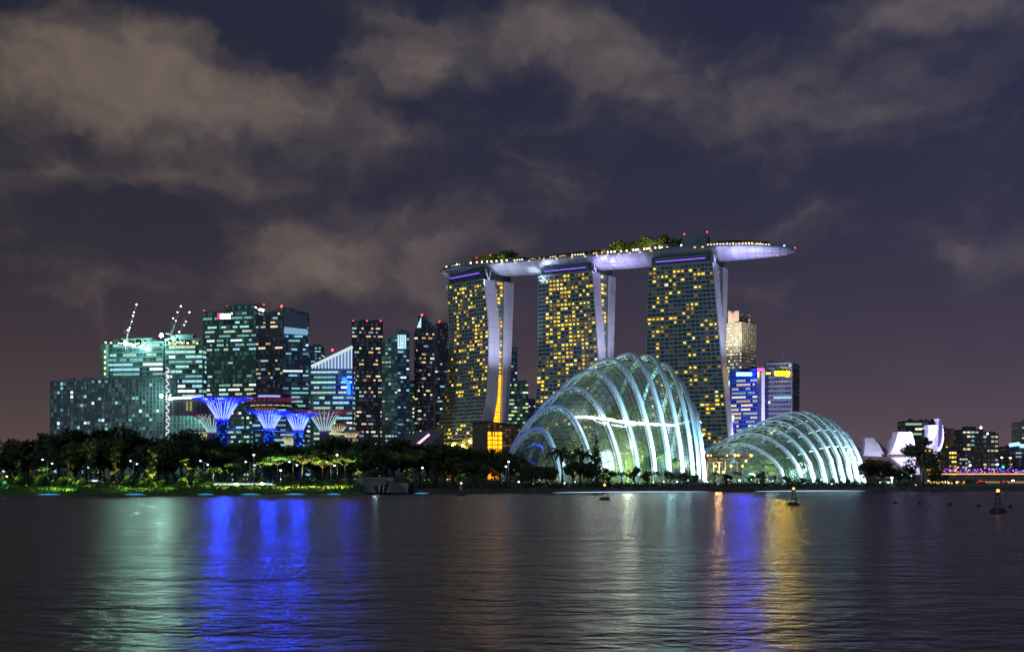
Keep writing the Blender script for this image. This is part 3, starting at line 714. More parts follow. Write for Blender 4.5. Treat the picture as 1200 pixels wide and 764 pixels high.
crane('luffing crane with a shorter jib next to the dark signed office tower', (209, 394), (222.5, 364), 1160, [(210, 389, 1.1), (218, 377, .8), (222, 366, 1.1), (216, 381, .8)], 10)

# signed office towers
def pA(v, a=0): return .88 if (v > .74 and v < .95) or (.36 < v < .58) or .12 < v < .2 else (.10 if v >= .95 or .6 < v < .7 else .30)
rt, A, B, u, bk, zl, zr = tower('office_tower', 'broad teal office tower with a white and red sign at its roof', 'office building', (238, 1310), (300, 1295), 365, 55, st(fh=4.6, run=5, pal='office'), G_TEAL, M_TEAL, 31, roofh=0, prob=pA)
def sign(root, px0, px1, py0, py1, D, col, es, name='sign_panel', red=False, D1=None):
    D1 = D1 or D; p0, p1 = P(px0, (py0+py1)/2, D), P(px1, (py0+py1)/2, D1); b = MB(); u_ = p1-p0; h_ = (py1-py0)/F*D
    c = (p0+p1)/2; b.box(c+Vector((0, .8, 0)), (u_.length+1, .8, h_+1), u_); b.mi = 1
    if red:
        b.box(p0+u_*.10-Vector((0, .2, 0)), (u_.length*.18, .6, h_), u_); b.mi = 2; b.box(p0+u_*.60-Vector((0, .2, 0)), (u_.length*.78, .6, h_*.9), u_)
    else: b.box(c, (u_.length, .5, h_), u_)
    return b.build(name, [DARK, lamp_mat('sign_red', (1, .01, .10), 3) if red else lamp_mat('sign_%d_%d_%d' % tuple(int(x*100) for x in col), col, es), lamp_mat('sign_white', (.95, .97, 1), 7)], root)
sign(rt, 255, 270, 367.5, 374, 1296, (1, 1, 1), 6, red=True); beacon(P(239, 364, 1300), rt, 'red', .5)
def pA2(v, a=0): return .98 if v > .86 else .45
rt, A, B, u, bk, zl, zr = tower('office_tower', 'taller office tower whose cyan lit corner carries a small white sign', 'office building', (264, 1372), (297, 1362), 360, 26, st(fh=4.6, run=5), G_TEAL, M_TEAL, 32, ytopR=357, roofh=0, prob=lambda v, a=0: .05 if v > .86 else .4, sidep=pA2)
sign(rt, 301, 309, 362, 368, 1362, (1, 1, 1), 6, red=True, D1=1378); beacon(P(266, 359, 1375), rt, 'red', .6); beacon(P(309, 357, 1360), rt, 'red', .6)
def pB(v, a=0): return .35 if v > .8 else (.75 if .66 < v < .70 else .30)
rt, A, B, u, bk, zl, zr = tower('office_tower', 'dark faceted office tower with scattered amber windows beside the blue crowned one', 'office building', (300, 1246), (331, 1238), 374, 12, st(fh=4.2, bw=2.6, run=3, pal='mixed'), G_DARK, M_DARK, 33, ytopR=360, roofh=0, prob=pB, side=0)
beacon(P(330, 359, 1235), rt, 'red', 1.1)
rt, A, B, u, bk, zl, zr = tower('office_tower', 'blue glazed office tower with a pale blue glowing crown next to the amber windowed one', 'office building', (331.5, 1228), (361.5, 1231), 361, 12, st(fh=4.2, bw=2.8, run=7, pal='blueish', p=.8), G_BLUE, M_BLUE, 34, ytopR=368, roofh=0, prob=lambda v, a=0: 0 if v > .88 else (.95 if v > .80 else (.35 if .6 < v < .74 else .8)))
b = MB(); b.face([P(333, 383, 1225), P(360.5, 386, 1228), P(360.5, 393, 1228), P(333, 391, 1225)][::-1]); b.face([P(333, 363, 1225), P(360.5, 370, 1228), P(360.5, 386, 1228), P(333, 383, 1225)][::-1])
b.m[-2] = 0; b.m[-1] = 1
b.build('crown_glass', [lamp_mat('crown_band', (.35, .68, 1), .55, False), lamp_mat('crown_haze', (.14, .30, .5), .06, False)], rt)
tower('office_tower', 'narrow distant tower just visible above the sloping glass roof', 'office building', (362, 1700), (376, 1700), 406, 30, st(fh=4.5, run=3, pal='blueish', p=.5), G_BLUE, M_BLUE, 35, roofh=3)
tower('office_block', 'low teal lit block squeezed behind the two largest solar trees', 'office building', (296, 1130), (345, 1120), 478, 40, st(fh=4.4, run=6, pal='blueish', p=.85), G_BLUE, M_BLUE, 36, roofh=3)
tower('office_block', 'low office block with green white windows behind the first blue solar tree', 'office building', (240, 1180), (292, 1170), 476, 40, st(fh=4.4, run=3, pal='office', p=.5), G_TEAL, M_TEAL, 38, roofh=3)
# rounded banded building with sloping white atrium
rt, A, B, u, bk, zl, zr = tower('office_block', 'banded office block crowned by a sloping white lit glass atrium', 'office building', (364.5, 1084), (412.5, 1080), 433, 10, st(fh=4.3, bw=2.4, run=10, pal='office', p=.97, hf=.42, ld=.9, lh=.9, mw=.12), G_TEAL, M_TEAL, 37, roofh=0)
b = MB(); b.face([P(366, 432, 1086), P(412, 432, 1078), P(412, 407, 1078), P(366, 429, 1086)], uv=[(0, 0), (1, 0), (1, 1), (0, 1)])
b.face([P(412, 432, 1078), P(413, 432, 1110), P(413, 405, 1110), P(412, 407, 1078)])
b.build('atrium_glass', lamp_mat('atrium_blue', (.22, .50, 1), .42, False), rt)
b = MB()
for k in range(13):
    px = lerp(366, 412, k/12); b.box((P(px, 432, 1076)+P(px, lerp(428, 407, k/12), 1076))/2, (.8, .8, (432-lerp(428, 407, k/12))/F*1080))
b.tube([P(365, 429.5, 1078), P(413, 406.5, 1070)], 1.3, 5)
b.build('atrium_frame', lamp_mat('atrium_white', (.80, .92, 1), .85, False), rt)
b = MB(); b.tube([P(402, 443, 1070), P(408, 449, 1070), P(409, 462, 1070)], 1.6, 5); b.build('blue_light_strip', lamp_mat('deep_blue', (.001, .012, 1), 45), rt)
beacon(P(389.5, 410, 1080), rt, 'red', .9)
# dark amber windowed tower
rt, A, B, u, bk, zl, zr = tower('office_tower', 'flat topped navy tower full of scattered amber windows', 'office building', (412.5, 1230), (448.5, 1234), 378, 16, st(fh=3.9, bw=2.3, run=2, pal='mixed', p=.5), G_DARK, M_DARK, 41, roofh=1.5, prob=lambda v, a=0: .98 if (.60 < v < .615 or .22 < v < .235 or .30 < v < .32) else .5)
for px in (414, 430, 446): beacon(P(px, 376, 1232), rt, 'red', .5)
# slanted teal tower with white crown light
rt, A, B, u, bk, zl, zr = tower('office_tower', 'grey green tower with a slanted top and a white lit crown slot', 'office building', (447.5, 1184), (466, 1180), 401, 12, st(fh=4.0, bw=3, run=1, pal='mixed', p=.10, ld=.25), G_TEAL, M_TEAL, 42, ytopR=391, roofh=0, side=0, prob=lambda v, a=0: .97 if .28 < v < .30 else .10)
rt2, *_ = tower('office_tower', 'slim glass tower joined beside the grey green one with a white top slot', 'office building', (466, 1180), (479.5, 1182), 390, 10, st(fh=4.0, bw=2.4, run=2, pal='blueish', p=.5), G_BLUE, M_BLUE, 43, roofh=0)
b = MB(); 
for k in range(4): b.box(P(467+k*2.6, 400.5, 1178), (1.5, .4, 13))
b.build('crown_light', lamp_mat('crown_white', (.55, .85, 1), 1.1), rt2)
tower('office_block', 'short block of green windows between the slim glass tower and the peaked tower', 'office building', (478, 1300), (489, 1300), 449, 30, st(fh=4, bw=2.6, run=2, pal='green', p=.7), G_TEAL, M_TEAL, 44, roofh=2)
# peaked tower
rt, A, B, u, bk, zl, zr = tower('office_tower', 'navy tower with a sharp lit peak and a sloping roofline', 'office building', (485.5, 1212), (494, 1209), 392, 12, st(fh=3.9, bw=2.2, run=2, pal='mixed', p=.4), G_DARK, M_DARK, 45, ytopR=370, roofh=0, side=0)
b = MB(); b.face([P(488.5, 384, 1205), P(493.5, 384, 1203), P(493.5, 371, 1203), P(490, 380, 1205)]); b.build('crown_light', lamp_mat('crown_white', (.55, .85, 1), 1.1), rt)
beacon(P(494.5, 369, 1208), rt, 'red', .9)
rt, *_ = tower('office_tower', 'navy tower wing falling away from the sharp lit peak', 'office building', (494, 1209), (509, 1213), 370, 12, st(fh=3.9, bw=2.2, run=2, pal='mixed', p=.42), G_DARK, M_DARK, 46, ytopR=384, roofh=0, prob=lambda v, a=0: .03 if v > .88 else .42)
rt, *_ = tower('office_tower', 'dark tower right against the flared hotel with blue window slots', 'office building', (510, 1330), (524, 1330), 381, 20, st(fh=3.9, bw=2.6, run=2, pal='blueish', p=.30), G_DARK, M_DARK, 47, roofh=3)
beacon(P(515, 377, 1330), rt, 'red', .7)
# between the hotels
rt, *_ = tower('office_tower', 'thin dark blue tower rising behind the gap after the flared hotel', 'office building', (592, 1750), (606, 1750), 408, 30, st(fh=4.6, run=3, pal='blueish', p=.10), G_BLUE, M_BLUE, 48, roofh=0, prob=lambda v, a=0: .9 if .82 < v < .87 else .12)
tower('office_block', 'block of lime green windows behind the gap after the flared hotel', 'office building', (596, 1500), (619, 1500), 449, 30, st(fh=4.4, bw=3.4, run=2, pal='green', p=.8), G_TEAL, M_TEAL, 49, roofh=3)
tower('office_block', 'far amber dotted block low behind the densely lit hotel tower', 'office building', (612, 1600), (632, 1600), 470, 30, st(fh=4.4, bw=3.4, run=1, pal='mixed', p=.2), G_DARK, M_DARK, 50, roofh=3)
# right of the third hotel
rt, A, B, u, bk, zl, zr = tower('office_tower', 'pale stone skyscraper with floodlit cream crown and a red light', 'office building', (849, 1640), (869, 1625), 379, 40, st(fh=4.2, bw=2.8, run=1, pal='white', p=.28, hf=.5, ld=.2), G_STONE, mat('stone_trim', (.5, .47, .42), .7, var=.1), 51, roofh=0, prob=lambda v, a=0: .97 if v > .85 else .30)
rt2, *_ = tower('office_tower', 'set back cream shaft rising against the pale stone skyscraper', 'office building', (861, 1650), (879, 1660), 369, 34, st(fh=4.2, bw=3, run=1, pal='white', p=.22, hf=.5, ld=.2), wall_mat('dim_stone', (.22, .21, .22), (1, .85, .6), .10, .5, thr=.2, w=.3, h=.3), mat('stone_dim', (.22, .21, .22), .7), 52, roofh=0, prob=lambda v, a=0: .9 if .80 < v < .93 else .2)
b = MB(); b.box(P(858.5, 372, 1640), (14, 14, 15)); b.build('crown_block', mat('stone_trim', (.5, .47, .42)), rt); beacon(P(859, 370, 1620), rt, 'red', 2.4)
light('SPOT', P(860, 398, 1560), 420000, (1, .92, .65), 2, P(860, 384, 1630), 60, .9, 'crown_floodlight')
rt, A, B, u, bk, zl, zr = tower('office_tower', 'deep blue slab with a glowing blue sign along its roof', 'office building', (855, 1200), (887.5, 1185), 434, 36, st(fh=3.9, bw=2.4, run=6, pal='mixed', p=.6), wall_mat('royal_blue_glass', (.02, .05, .22), (.06, .16, 1), .16, .25, thr=.2), mat('royal_mullion', (.03, .06, .25), .5), 53, roofh=0, prob=lambda v, a=0: .97 if .44 < v < .47 else (.12 if v > .86 else .85))
sign(rt, 863, 881, 436.5, 440.5, 1186, (.002, .020, 1), 300, 'blue_sign'); 
b = MB()
for k in range(7): b.box(P(864.5+k*2.4, 438.5, 1184), (1.1, .3, 2.0))
b.build('lettering', lamp_mat('sign_pale_blue', (.5, .7, 1), 3, False), rt)
sign(rt, 852.5, 855, 446, 453, 1183, (.1, .35, 1), 4, 'side_sign'); sign(rt, 855, 860, 487, 493, 1180, (.6, .85, 1), 3, 'low_sign')
rt, A, B, u, bk, zl, zr = tower('office_tower', 'round edged office tower topped by a yellow lit sign', 'office building', (896, 1210), (927.5, 1200), 426, 40, st(fh=4.4, bw=3, run=8, pal='office', p=.3, ld=.8, lh=1.2, mw=.1), wall_mat('slate_glass', (.12, .13, .20), (.5, .7, 1), .08, .3, thr=.2), mat('slate_band', (.16, .17, .24), .5), 54, roofh=2, prob=lambda v, a=0: .0 if v > .78 else (.95 if .66 < v < .70 or .44 < v < .47 else .12))
sign(rt, 908, 925, 435, 439.5, 1200, (1, .62, .0), 130, 'yellow_sign'); sign(rt, 897, 903, 436.5, 438.5, 1204, (1, .62, .02), 5, 'small_yellow_sign')
rt = thing('lift_shaft', 'plain violet white shaft standing between the blue slab and the yellow signed tower', 'lift tower', tuple(P(892, 560, 1195)))
b = MB()
for px0, px1, dd in ((887.5, 890.5, 0), (891, 896.5, 2)): b.box((P(px0, 432, 1190+dd)+P(px1, 560, 1190+dd))/2+Vector((0, 6, 0)), (X(px1, 1190)-X(px0, 1190), 10, Z(432, 1190)-Z(560, 1190)))
b.build('shaft', FIN, rt); sign(rt, 887, 895, 431.5, 434.5, 1186, (1, .05, .25), 4, 'pink_sign')
light('SPOT', P(880, 556, 1080), 1500000, (.62, .58, 1), 2, P(892, 470, 1190), 70, .9, 'shaft_floodlight')

# far side to the right of the domes
rt, *_ = tower('office_block', 'dark block with a few yellow window bands behind the petal museum', 'office building', (1061, 1500), (1099, 1500), 494, 30, st(fh=6, bw=4, run=6, pal='green', p=.3), G_DARK, M_DARK, 61, side=0, roofh=0, prob=lambda v, a=0: .9 if .72 < v < .93 else .12)
tower('apartment_tower', 'brown flats with a bright amber column beside the museum petal tip', 'flats', (1104, 1380), (1119, 1390), 503, 28, st(fh=3.6, bw=3, run=1, pal='warm', p=.10, ld=.3), wall_mat('brown_flats', (.30, .22, .16), (1, .7, .4), .05, .5), mat('brown_trim', (.32, .24, .18), .7), 62, roofh=2)
tower('apartment_tower', 'dotted dark flats behind the bridge with a white roof light', 'flats', (1128, 1600), (1152, 1600), 504, 28, st(fh=5.5, bw=5, run=1, pal='mixed', p=.42, ld=.2), G_RES, M_DARK, 63, roofh=4, side=0)
rt, *_ = tower('apartment_tower', 'dotted dark flats behind the bridge, the second and lower of the pair', 'flats', (1152, 1560), (1170, 1560), 509, 28, st(fh=5.5, bw=5, run=1, pal='mixed', p=.38, ld=.2), G_RES, M_DARK, 64, roofh=3, side=0)
beacon(P(1149.5, 501, 1560), rt, 'white', 1.3); beacon(P(1157.5, 508, 1550), rt, 'white', 1.0)
rt, *_ = tower('office_block', 'low office block with a blue white neon roof band at the picture edge', 'office building', (1183, 1300), (1222, 1300), 524, 30, st(fh=4, bw=3, run=3, pal='mixed', p=.4), G_DARK, M_DARK, 65, side=0, roofh=0)
b = MB(); b.tube([P(1183, 521.5, 1292), P(1194, 520, 1292), P(1196, 522.5, 1292), P(1222, 521.5, 1292)], 1.9, 6); b.build('neon_band', lamp_mat('neon_blue', (.35, .60, 1), 1.7), rt)
tower('office_tower', 'pale slender tower cut by the picture edge beyond the neon roofed block', 'office building', (1197.5, 1500), (1225, 1500), 495, 30, st(fh=4, bw=3, run=2, pal='mixed', p=.12), wall_mat('dim_stone', (.22, .21, .22), (1, .85, .6), .1), M_GREY, 66, side=0, roofh=0)
tower('office_block', 'squat flats with weak amber windows low behind the bridge end', 'flats', (1168, 1650), (1186, 1650), 541, 30, st(fh=5, bw=5, run=1, pal='mixed', p=.35), G_RES, M_DARK, 67, side=0, roofh=0)
tower('office_block', 'small bright amber facade block beside the brown flats', 'hall', (1112, 1250), (1121, 1250), 528, 20, st(fh=4.4, bw=2.4, run=1, pal='warm', p=.9, ld=.2), G_RES, M_DARK, 68, side=0, roofh=0)
tower('office_block', 'low dim block with a blue sign between the amber facade and dotted flats', 'office building', (1121, 1350), (1134, 1350), 531, 20, st(fh=4.4, bw=3, run=1, pal='mixed', p=.3), G_DARK, M_DARK, 69, side=0, roofh=0)
o = bpy.data.objects[-1] if False else None

# ------------------------------------------------------------------ solar trees
SKIN = mat('planted_trunk', (.05, .06, .05), .9, var=.5, scale=.6)
def solar_tree(px, D, ytop, rpx, yb, r0, core, outer, glow, label, dots=True, seed=0):
    rg = random.Random(seed); x = X(px, D); zt, zb = Z(ytop, D), Z(yb, D); Rm = rpx/F*D; zg = 3.0
    rt = thing('solar_tree', label, 'tree tower', (x, D, zg)); c = Vector((x, D, 0))
    b = MB(); ks = [(zg, r0*1.15), (lerp(zg, zb, .4), r0*.95), (zb, r0), (lerp(zb, zt, .35), r0*1.25), (lerp(zb, zt, .7), r0*1.9)]
    for z0, z1 in zip(ks[:3], ks[1:3]): pass
    b.tube([c+Vector((0, 0, z)) for z, r in ks[:3]], [r for z, r in ks[:3]], 14); b.build('trunk', SKIN, rt)
    b = MB()
    for k in range(14):
        for sgn in (1, -1):
            pts = []
            for j in range(9):
                z = lerp(zg, zb, j/8); r = table(z, [(a, q) for a, q in ks[:3]])+.25; an = 2*math.pi*k/14+sgn*j*.28; pts.append(c+Vector((math.cos(an)*r, math.sin(an)*r, z)))
            b.tube(pts, .11, 3, False)
    b.build('trunk_lattice', lamp_mat('lattice_blue', (.01, .03, 1), .22, False) if dots else STEEL, rt)
    if dots:
        b = MB()
        for k in range(90):
            an = rg.uniform(math.pi, 2*math.pi); t = rg.random()**1.5; z = lerp(zb, zg, t); r = r0*1.12
            b.mi = rg.choice((0, 0, 1, 2)); s_ = rg.uniform(.35, .9); b.box(c+Vector((math.cos(an)*r, math.sin(an)*r, z)), (s_, .3, s_*.8), Vector((-math.sin(an), math.cos(an), 0)))
        b.build('trunk_lights', [lamp_mat('trunk_led_blue', (.01, .05, 1), 2.2, False), lamp_mat('trunk_led_cyan', (.05, .55, .9), 1.1, False), lamp_mat('trunk_led_dim', (.02, .10, .5), .5, False)], rt)['kind'] = 'stuff'
    def br(s, k, n, tw=0.):
        r = r0+(Rm-r0)*s**1.55; z = zb+(zt-zb)*math.sin(min(s, 1)*math.pi/2)**.85; an = 2*math.pi*k/n+tw*s; return c+Vector((math.cos(an)*r, math.sin(an)*r, z))
    b = MB(); n = 30
    for k in range(n):
        b.tube([br(s/10, k, n) for s in range(11)], [.34-.02*s for s in range(11)], 4, False)
        if k % 1 == 0: b.tube([br(s/10, k+.5, n) for s in range(5, 12)] if False else [br(.55, k, n), br(.8, k+.5, n), br(1.0, k+.5, n)], .16, 3, False)
    for s in (.45, .7, .88, 1.0): b.tube([br(s, k/2, n) for k in range(2*n+1)], .15, 3, False)
    b.build('canopy', outer, rt)
    b = MB(); n = 22; rc = r0+(Rm-r0)*.52
    for k in range(n):
        an = 2*math.pi*k/n
        b.tube([c+Vector((math.cos(an)*lerp(r0*.75, rc, s**1.2), math.sin(an)*lerp(r0*.75, rc, s**1.2), lerp(zb-.5, zt-.3, s))) for s in (0, .25, .5, .75, 1)], [.36, .34, .28, .24, .2], 4, False)
    b.build('funnel', core, rt)
    if glow: light('POINT', (x, D-2, lerp(zb, zt, .75)), glow[1], glow[0], 2, name='canopy_light', parent=rt)
    return rt
CW = lamp_mat('core_white_blue', (.085, .12, 1), 5.5); CT = lamp_mat('core_teal', (.35, .72, .75), .85); CC = lamp_mat('core_cream', (.72, .85, .45), .75)
OB = lamp_mat('rod_glow_blue', (.010, .012, 1), 1.3); OR = lamp_mat('rod_glow_dull_red', (.30, .02, .07), .24, False); ORr = mat('glowing_red_steel', (.22, .04, .07), .5, emit=(.35, .03, .08), es=.28, sample=False)  # rods and cores glow by themselves in place of floodlight falling on them
B1 = ((.01, .05, 1), 110000)
solar_tree(260.5, 700, 467.5, 35, 494, 3.0, CW, OB, B1, 'blue lit solar tree with the widest trunk, the one tallest before the broad signed tower', seed=1)
solar_tree(315.5, 730, 482.5, 27, 505, 2.6, CW, OB, B1, 'blue lit solar tree directly below the red rimmed restaurant canopy', seed=2)
solar_tree(349.5, 700, 485.5, 24, 507, 2.4, CW, OB, B1, 'blue lit solar tree between its blue neighbour and the teal cored red one', seed=3)
solar_tree(380, 760, 482, 34, 507, 2.6, CT, ORr, None, 'teal cored solar tree with dark red outer branches beside the smallest blue one', dots=False, seed=4)
solar_tree(248, 790, 486, 30, 509, 2.5, CT, OR, None, 'teal cored solar tree half hidden behind the widest blue trunk', dots=False, seed=5)
solar_tree(241, 820, 505, 15, 515, 1.8, CC, OR, None, 'small cream cored solar tree low at the edge of the grove, the upper of two', dots=False, seed=6)
solar_tree(246, 800, 512, 12, 524, 1.6, lamp_mat('core_pink', (1, .72, .62), .7), OR, None, 'small pink cream solar tree lowest at the edge of the grove', dots=False, seed=7)
solar_tree(338.5, 800, 511, 13, 523, 1.7, CC, OR, None, 'small cream cored solar tree peeping between two blue trunks', dots=False, seed=8)
solar_tree(395, 810, 497, 20, 511, 1.9, CC, ORr, None, 'cream cored solar tree in the shade of the teal cored red one', dots=False, seed=9)
solar_tree(411, 790, 506, 17, 515, 1.8, CC, ORr, None, 'cream cored solar tree at the museum side end of the grove, upper of two', dots=False, seed=10)
solar_tree(413, 770, 513, 14, 523, 1.6, CC, OR, None, 'lowest cream cored solar tree beneath the navy tower', dots=False, seed=11)
rt = solar_tree(311, 840, 468, 40, 486, 3.2, lamp_mat('core_olive', (.5, .42, .22), .35, False), ORr, None, 'red rimmed solar tree carrying a round lit restaurant on top', dots=False, seed=12)
b = MB(); c0 = P(311, 476, 820); c0.y = 840
for rr, z, h_ in ((13, Z(478, 840), 2), (16, Z(474, 840), 1.2), (12, Z(468, 840), 3), (13.5, Z(464, 840), .8)):
    b.tube([(c0.x, c0.y, z), (c0.x, c0.y, z+h_)], rr, 24)
b.build('restaurant', mat('restaurant_drum', (.10, .08, .12), .6), rt)
b = MB(); 
for k in range(28):
    an = math.pi+math.pi*(k+.5)/28; b.mi = k % 3; b.box((c0.x+math.cos(an)*13.2, c0.y+math.sin(an)*13.2, Z(478, 840)+1.2), (1.2, .3, .8), (-math.sin(an), math.cos(an), 0))
    if 8 < k < 20: b.mi = 3; b.box((c0.x+math.cos(an)*12.2, c0.y+math.sin(an)*12.2, Z(468, 840)+1.5), (1.5, .3, 1.2), (-math.sin(an), math.cos(an), 0))
b.build('window', [lamp_mat('drum_amber', (1, .6, .25), .8, False), lamp_mat('drum_dim', (.6, .35, .2), .4, False), lamp_mat('drum_green', (.6, .8, .3), .5, False), lamp_mat('drum_blue', (.35, .4, 1), 1.2, False)], rt)['kind'] = 'stuff'
rt = thing('sky_walkway', 'thin elevated walkway slung between the blue solar trees', 'footbridge', tuple(P(300, 505, 715)))
b = MB(); b.tube([P(262, 503, 700), P(285, 504, 688), P(315, 505, 726), P(350, 508, 698)], .5, 5); b.build('walkway_deck', STEEL, rt)

# ------------------------------------------------------------------ foliage kinds
LEAF = [mat('leaf_dark', (.045, .075, .03), .75, var=.45, scale=.25), mat('leaf_mid', (.06, .11, .03), .7, var=.4, scale=.3), mat('leaf_pale', (.10, .15, .035), .65, var=.35, scale=.4)]
BARK = mat('bark', (.13, .10, .07), .9, var=.3, scale=2)
def leaves(b, clumps, n, s, rg, flat=1.):
    tot = sum(c[1]**2 for c in clumps)
    for (c, r) in clumps:
        for i in range(max(6, int(n*r*r/tot))):
            d = Vector((rg.gauss(0, 1), rg.gauss(0, 1), rg.gauss(0, 1))).normalized()*r*rg.uniform(.55, 1.08)
            p = Vector(c)+Vector((d.x, d.y, d.z*flat)); q = s*rg.uniform(.6, 1.35)
            a = Vector((rg.uniform(-1, 1), rg.uniform(-1, 1), rg.uniform(-1, 1))).normalized(); e = a.orthogonal().normalized()*q*.55
            b.mi = 0 if rg.random() < .7 else 1
            b.face([p-a*q, p-e, p+a*q, p+e])
def tree_meshes(kind, seed):
    """unit sized: about 10 m tall, origin at the trunk foot"""
    rg = random.Random(seed); t = MB(); c = MB(); cl = []
    def limb(p, q, r0, r1): t.tube([p, (Vector(p)+Vector(q))/2+Vector((rg.uniform(-.3, .3), rg.uniform(-.3, .3), rg.uniform(0, .3))), q], [r0, (r0+r1)/2, r1], 6)
    if kind in ('broad', 'round', 'tall'):
        hw = {'broad': 5.2, 'round': 3.7, 'tall': 2.8}[kind]; z0 = {'broad': 5.6, 'round': 4.2, 'tall': 3.4}[kind]
        limb((0, 0, -.4), (rg.uniform(-.3, .3), 0, z0*.8), .38, .26)
        for i in range({'broad': 15, 'round': 13, 'tall': 12}[kind]):
            an = rg.uniform(0, 6.28); rr = hw*math.sqrt(rg.random())*.8; zz = lerp(z0, 9.0, rg.random()**.8)*(1-.10*(rr/hw)**2)
            q = Vector((math.cos(an)*rr, math.sin(an)*rr, zz)); r = rg.uniform(.9, 1.8)*(1.05 if kind != 'tall' else .8)
            cl.append((q, r)); limb((0, 0, z0*.7), q, .16, .05)
        leaves(c, cl, 1500, .36, rg, .75)
    elif kind == 'thin':
        limb((0, 0, -.4), (.2, 0, 8.8), .16, .05)
        for i in range(11):
            zz = 2.6+i*.66; an = i*2.4; rr = rg.uniform(.7, 2.3)*(1.1-zz/14); q = Vector((math.cos(an)*rr, math.sin(an)*rr, zz+.4)); cl.append((q, rg.uniform(.5, .95))); limb((0, 0, zz), q, .06, .03)
        leaves(c, cl, 520, .27, rg, .55)
    elif kind == 'umbrella':
        limb((0, 0, -.4), (0, 0, 6.6), .22, .14)
        for i in range(13):
            an = rg.uniform(0, 6.28); rr = 4.4*math.sqrt(rg.random()); q = Vector((math.cos(an)*rr, math.sin(an)*rr, 8.9-rr*.16+rg.uniform(-.3, .3))); cl.append((q, rg.uniform(.9, 1.3))); limb((0, 0, 6.4), q, .09, .03)
        leaves(c, cl, 800, .32, rg, .38)
    elif kind == 'palm':
        limb((0, 0, -.4), (.4, 0, 7.2), .2, .14)
        for i in range(17):
            an = 6.28*i/17+rg.uniform(-.2, .2); L_ = rg.uniform(2.2, 3.2); up = rg.uniform(.2, 1.4); prev = Vector((.4, 0, 7.2))
            for j in range(1, 8):
                s = j/7; p = Vector((.4+math.cos(an)*L_*s, math.sin(an)*L_*s, 7.2+up*math.sin(s*2.4)*1.5-1.9*s*s)); w = .42*(1-s*.6); sd = Vector((-math.sin(an), math.cos(an), 0))
                c.mi = 0; c.face([prev, prev+sd*w-Vector((0, 0, .28)), p+sd*w*.9-Vector((0, 0, .34)), p]); c.face([prev, p, p-sd*w*.9-Vector((0, 0, .34)), prev-sd*w-Vector((0, 0, .28))]); prev = p
    elif kind == 'cone':
        limb((0, 0, -.4), (0, 0, 9), .2, .05)
        for i in range(9): zz = 1.4+i*.95; cl.append((Vector((rg.uniform(-.1, .1), 0, zz)), 2.0*(1.06-zz/10.2)))
        leaves(c, cl, 900, .26, rg, .9)
    return t.mesh('trunk', BARK), c
_tm = {}
def tree_kind(kind, seed, li):
    k = (kind, seed, li)
    if k not in _tm:
        t, c = tree_meshes(kind, seed); _tm[k] = (t, c.mesh('crown', [LEAF[li], LEAF[min(li+1, 2)]]))
    return _tm[k]
def plant(name, kind, seed, li, x, D, z, h, wd, rot, label, cat='tree', group=None):
    t, c = tree_kind(kind, seed, li); r = thing(name, label, cat, (x, D, z), group)
    r.rotation_euler = (0, 0, rot); s = h/10; r.scale = (s*wd, s*wd, s)
    link('trunk', t, r); link('crown', c, r); return r
def ground_z(px, D):
    d = D-shore(px)
    return table(d, [(1.2, .5), (5, 1.0), (12, 1.9), (20, 2.9), (27, 3.1), (34, 3.0)]) if px < 426 else table(d, [(0, 1.8), (12, 2.3), (34, 3.0)])

# named stretches of the bank, used to say which tree is which
ZONES = [(-80, 57, 'at the far end before the flats begin'), (57, 110, 'in front of the low louvred end block'), (110, 192, 'in front of the wide louvred block'),
         (192, 240, 'below the hoist of white lights'), (240, 300, 'around the widest blue solar tree'), (300, 362, 'below the two close blue solar trees'),
         (362, 412, 'below the red branched solar trees'), (412, 482, 'behind the concrete boat ramp'), (482, 545, 'under the foot of the flared hotel tower'),
         (545, 606, 'before the orange lit atrium hall'), (606, 700, 'at the low end of the tall glasshouse'), (700, 826, 'before the steep ribs of the tall glasshouse'),
         (826, 905, 'in the gap between both glasshouses'), (905, 1012, 'before the low glasshouse ribs'), (1012, 1062, 'between the low glasshouse and the petal museum'), (1062, 1400, 'beside the bridge')]
def zone(px):
    for a, b_, t in ZONES:
        if a <= px < b_: return t
    return ZONES[-1][2]
def plant_row(items, name, adj, cat, group, **kw):
    """items: (px, D, ytop, kind, li, width). Labels count along the row inside each stretch."""
    items = sorted(items); cnt = {}; tot = {}
    for it in items: tot[zone(it[0])] = tot.get(zone(it[0]), 0)+1
    for i, (px, D, yt, kind, li, wd) in enumerate(items):
        zn = zone(px); k = cnt.get(zn, 0); cnt[zn] = k+1
        lab = f'{adj} {zn}' if tot[zn] == 1 else f'{adj} {zn}, {ORD[k]} from left'
        z = ground_z(px, D); h = max(1.2, (Z(yt, D)-z)*1.04)
        plant(name, kind, (i*7) % 3+1, li, X(px, D), D, z, h, wd, i*1.3, lab, cat, group)
rg = random.Random(77)
SKY = [(-40, 514), (7, 515), (18, 520), (33, 513), (51, 520), (60, 508), (70, 505), (88, 507), (100, 503), (117, 498), (130, 501), (143, 509), (158, 516), (172, 511), (186, 513), (197, 517), (212, 503), (226, 505), (238, 510), (256, 520), (270, 519), (284, 514), (302, 518), (325, 518), (345, 520), (369, 516), (384, 514), (398, 507), (410, 513), (425, 514), (440, 520), (460, 519), (476, 513), (492, 519), (510, 520), (530, 522), (552, 524), (570, 525), (586, 526), (598, 528), (612, 540), (628, 545), (640, 547)]
row = []
for i, (px, yt) in enumerate(SKY):
    row.append((px, shore(px)+rg.uniform(72, 100), yt, rg.choice(('broad', 'round', 'round', 'tall') if px < 420 else ('broad', 'broad', 'round')), 0, rg.uniform(.85, 1.12)))
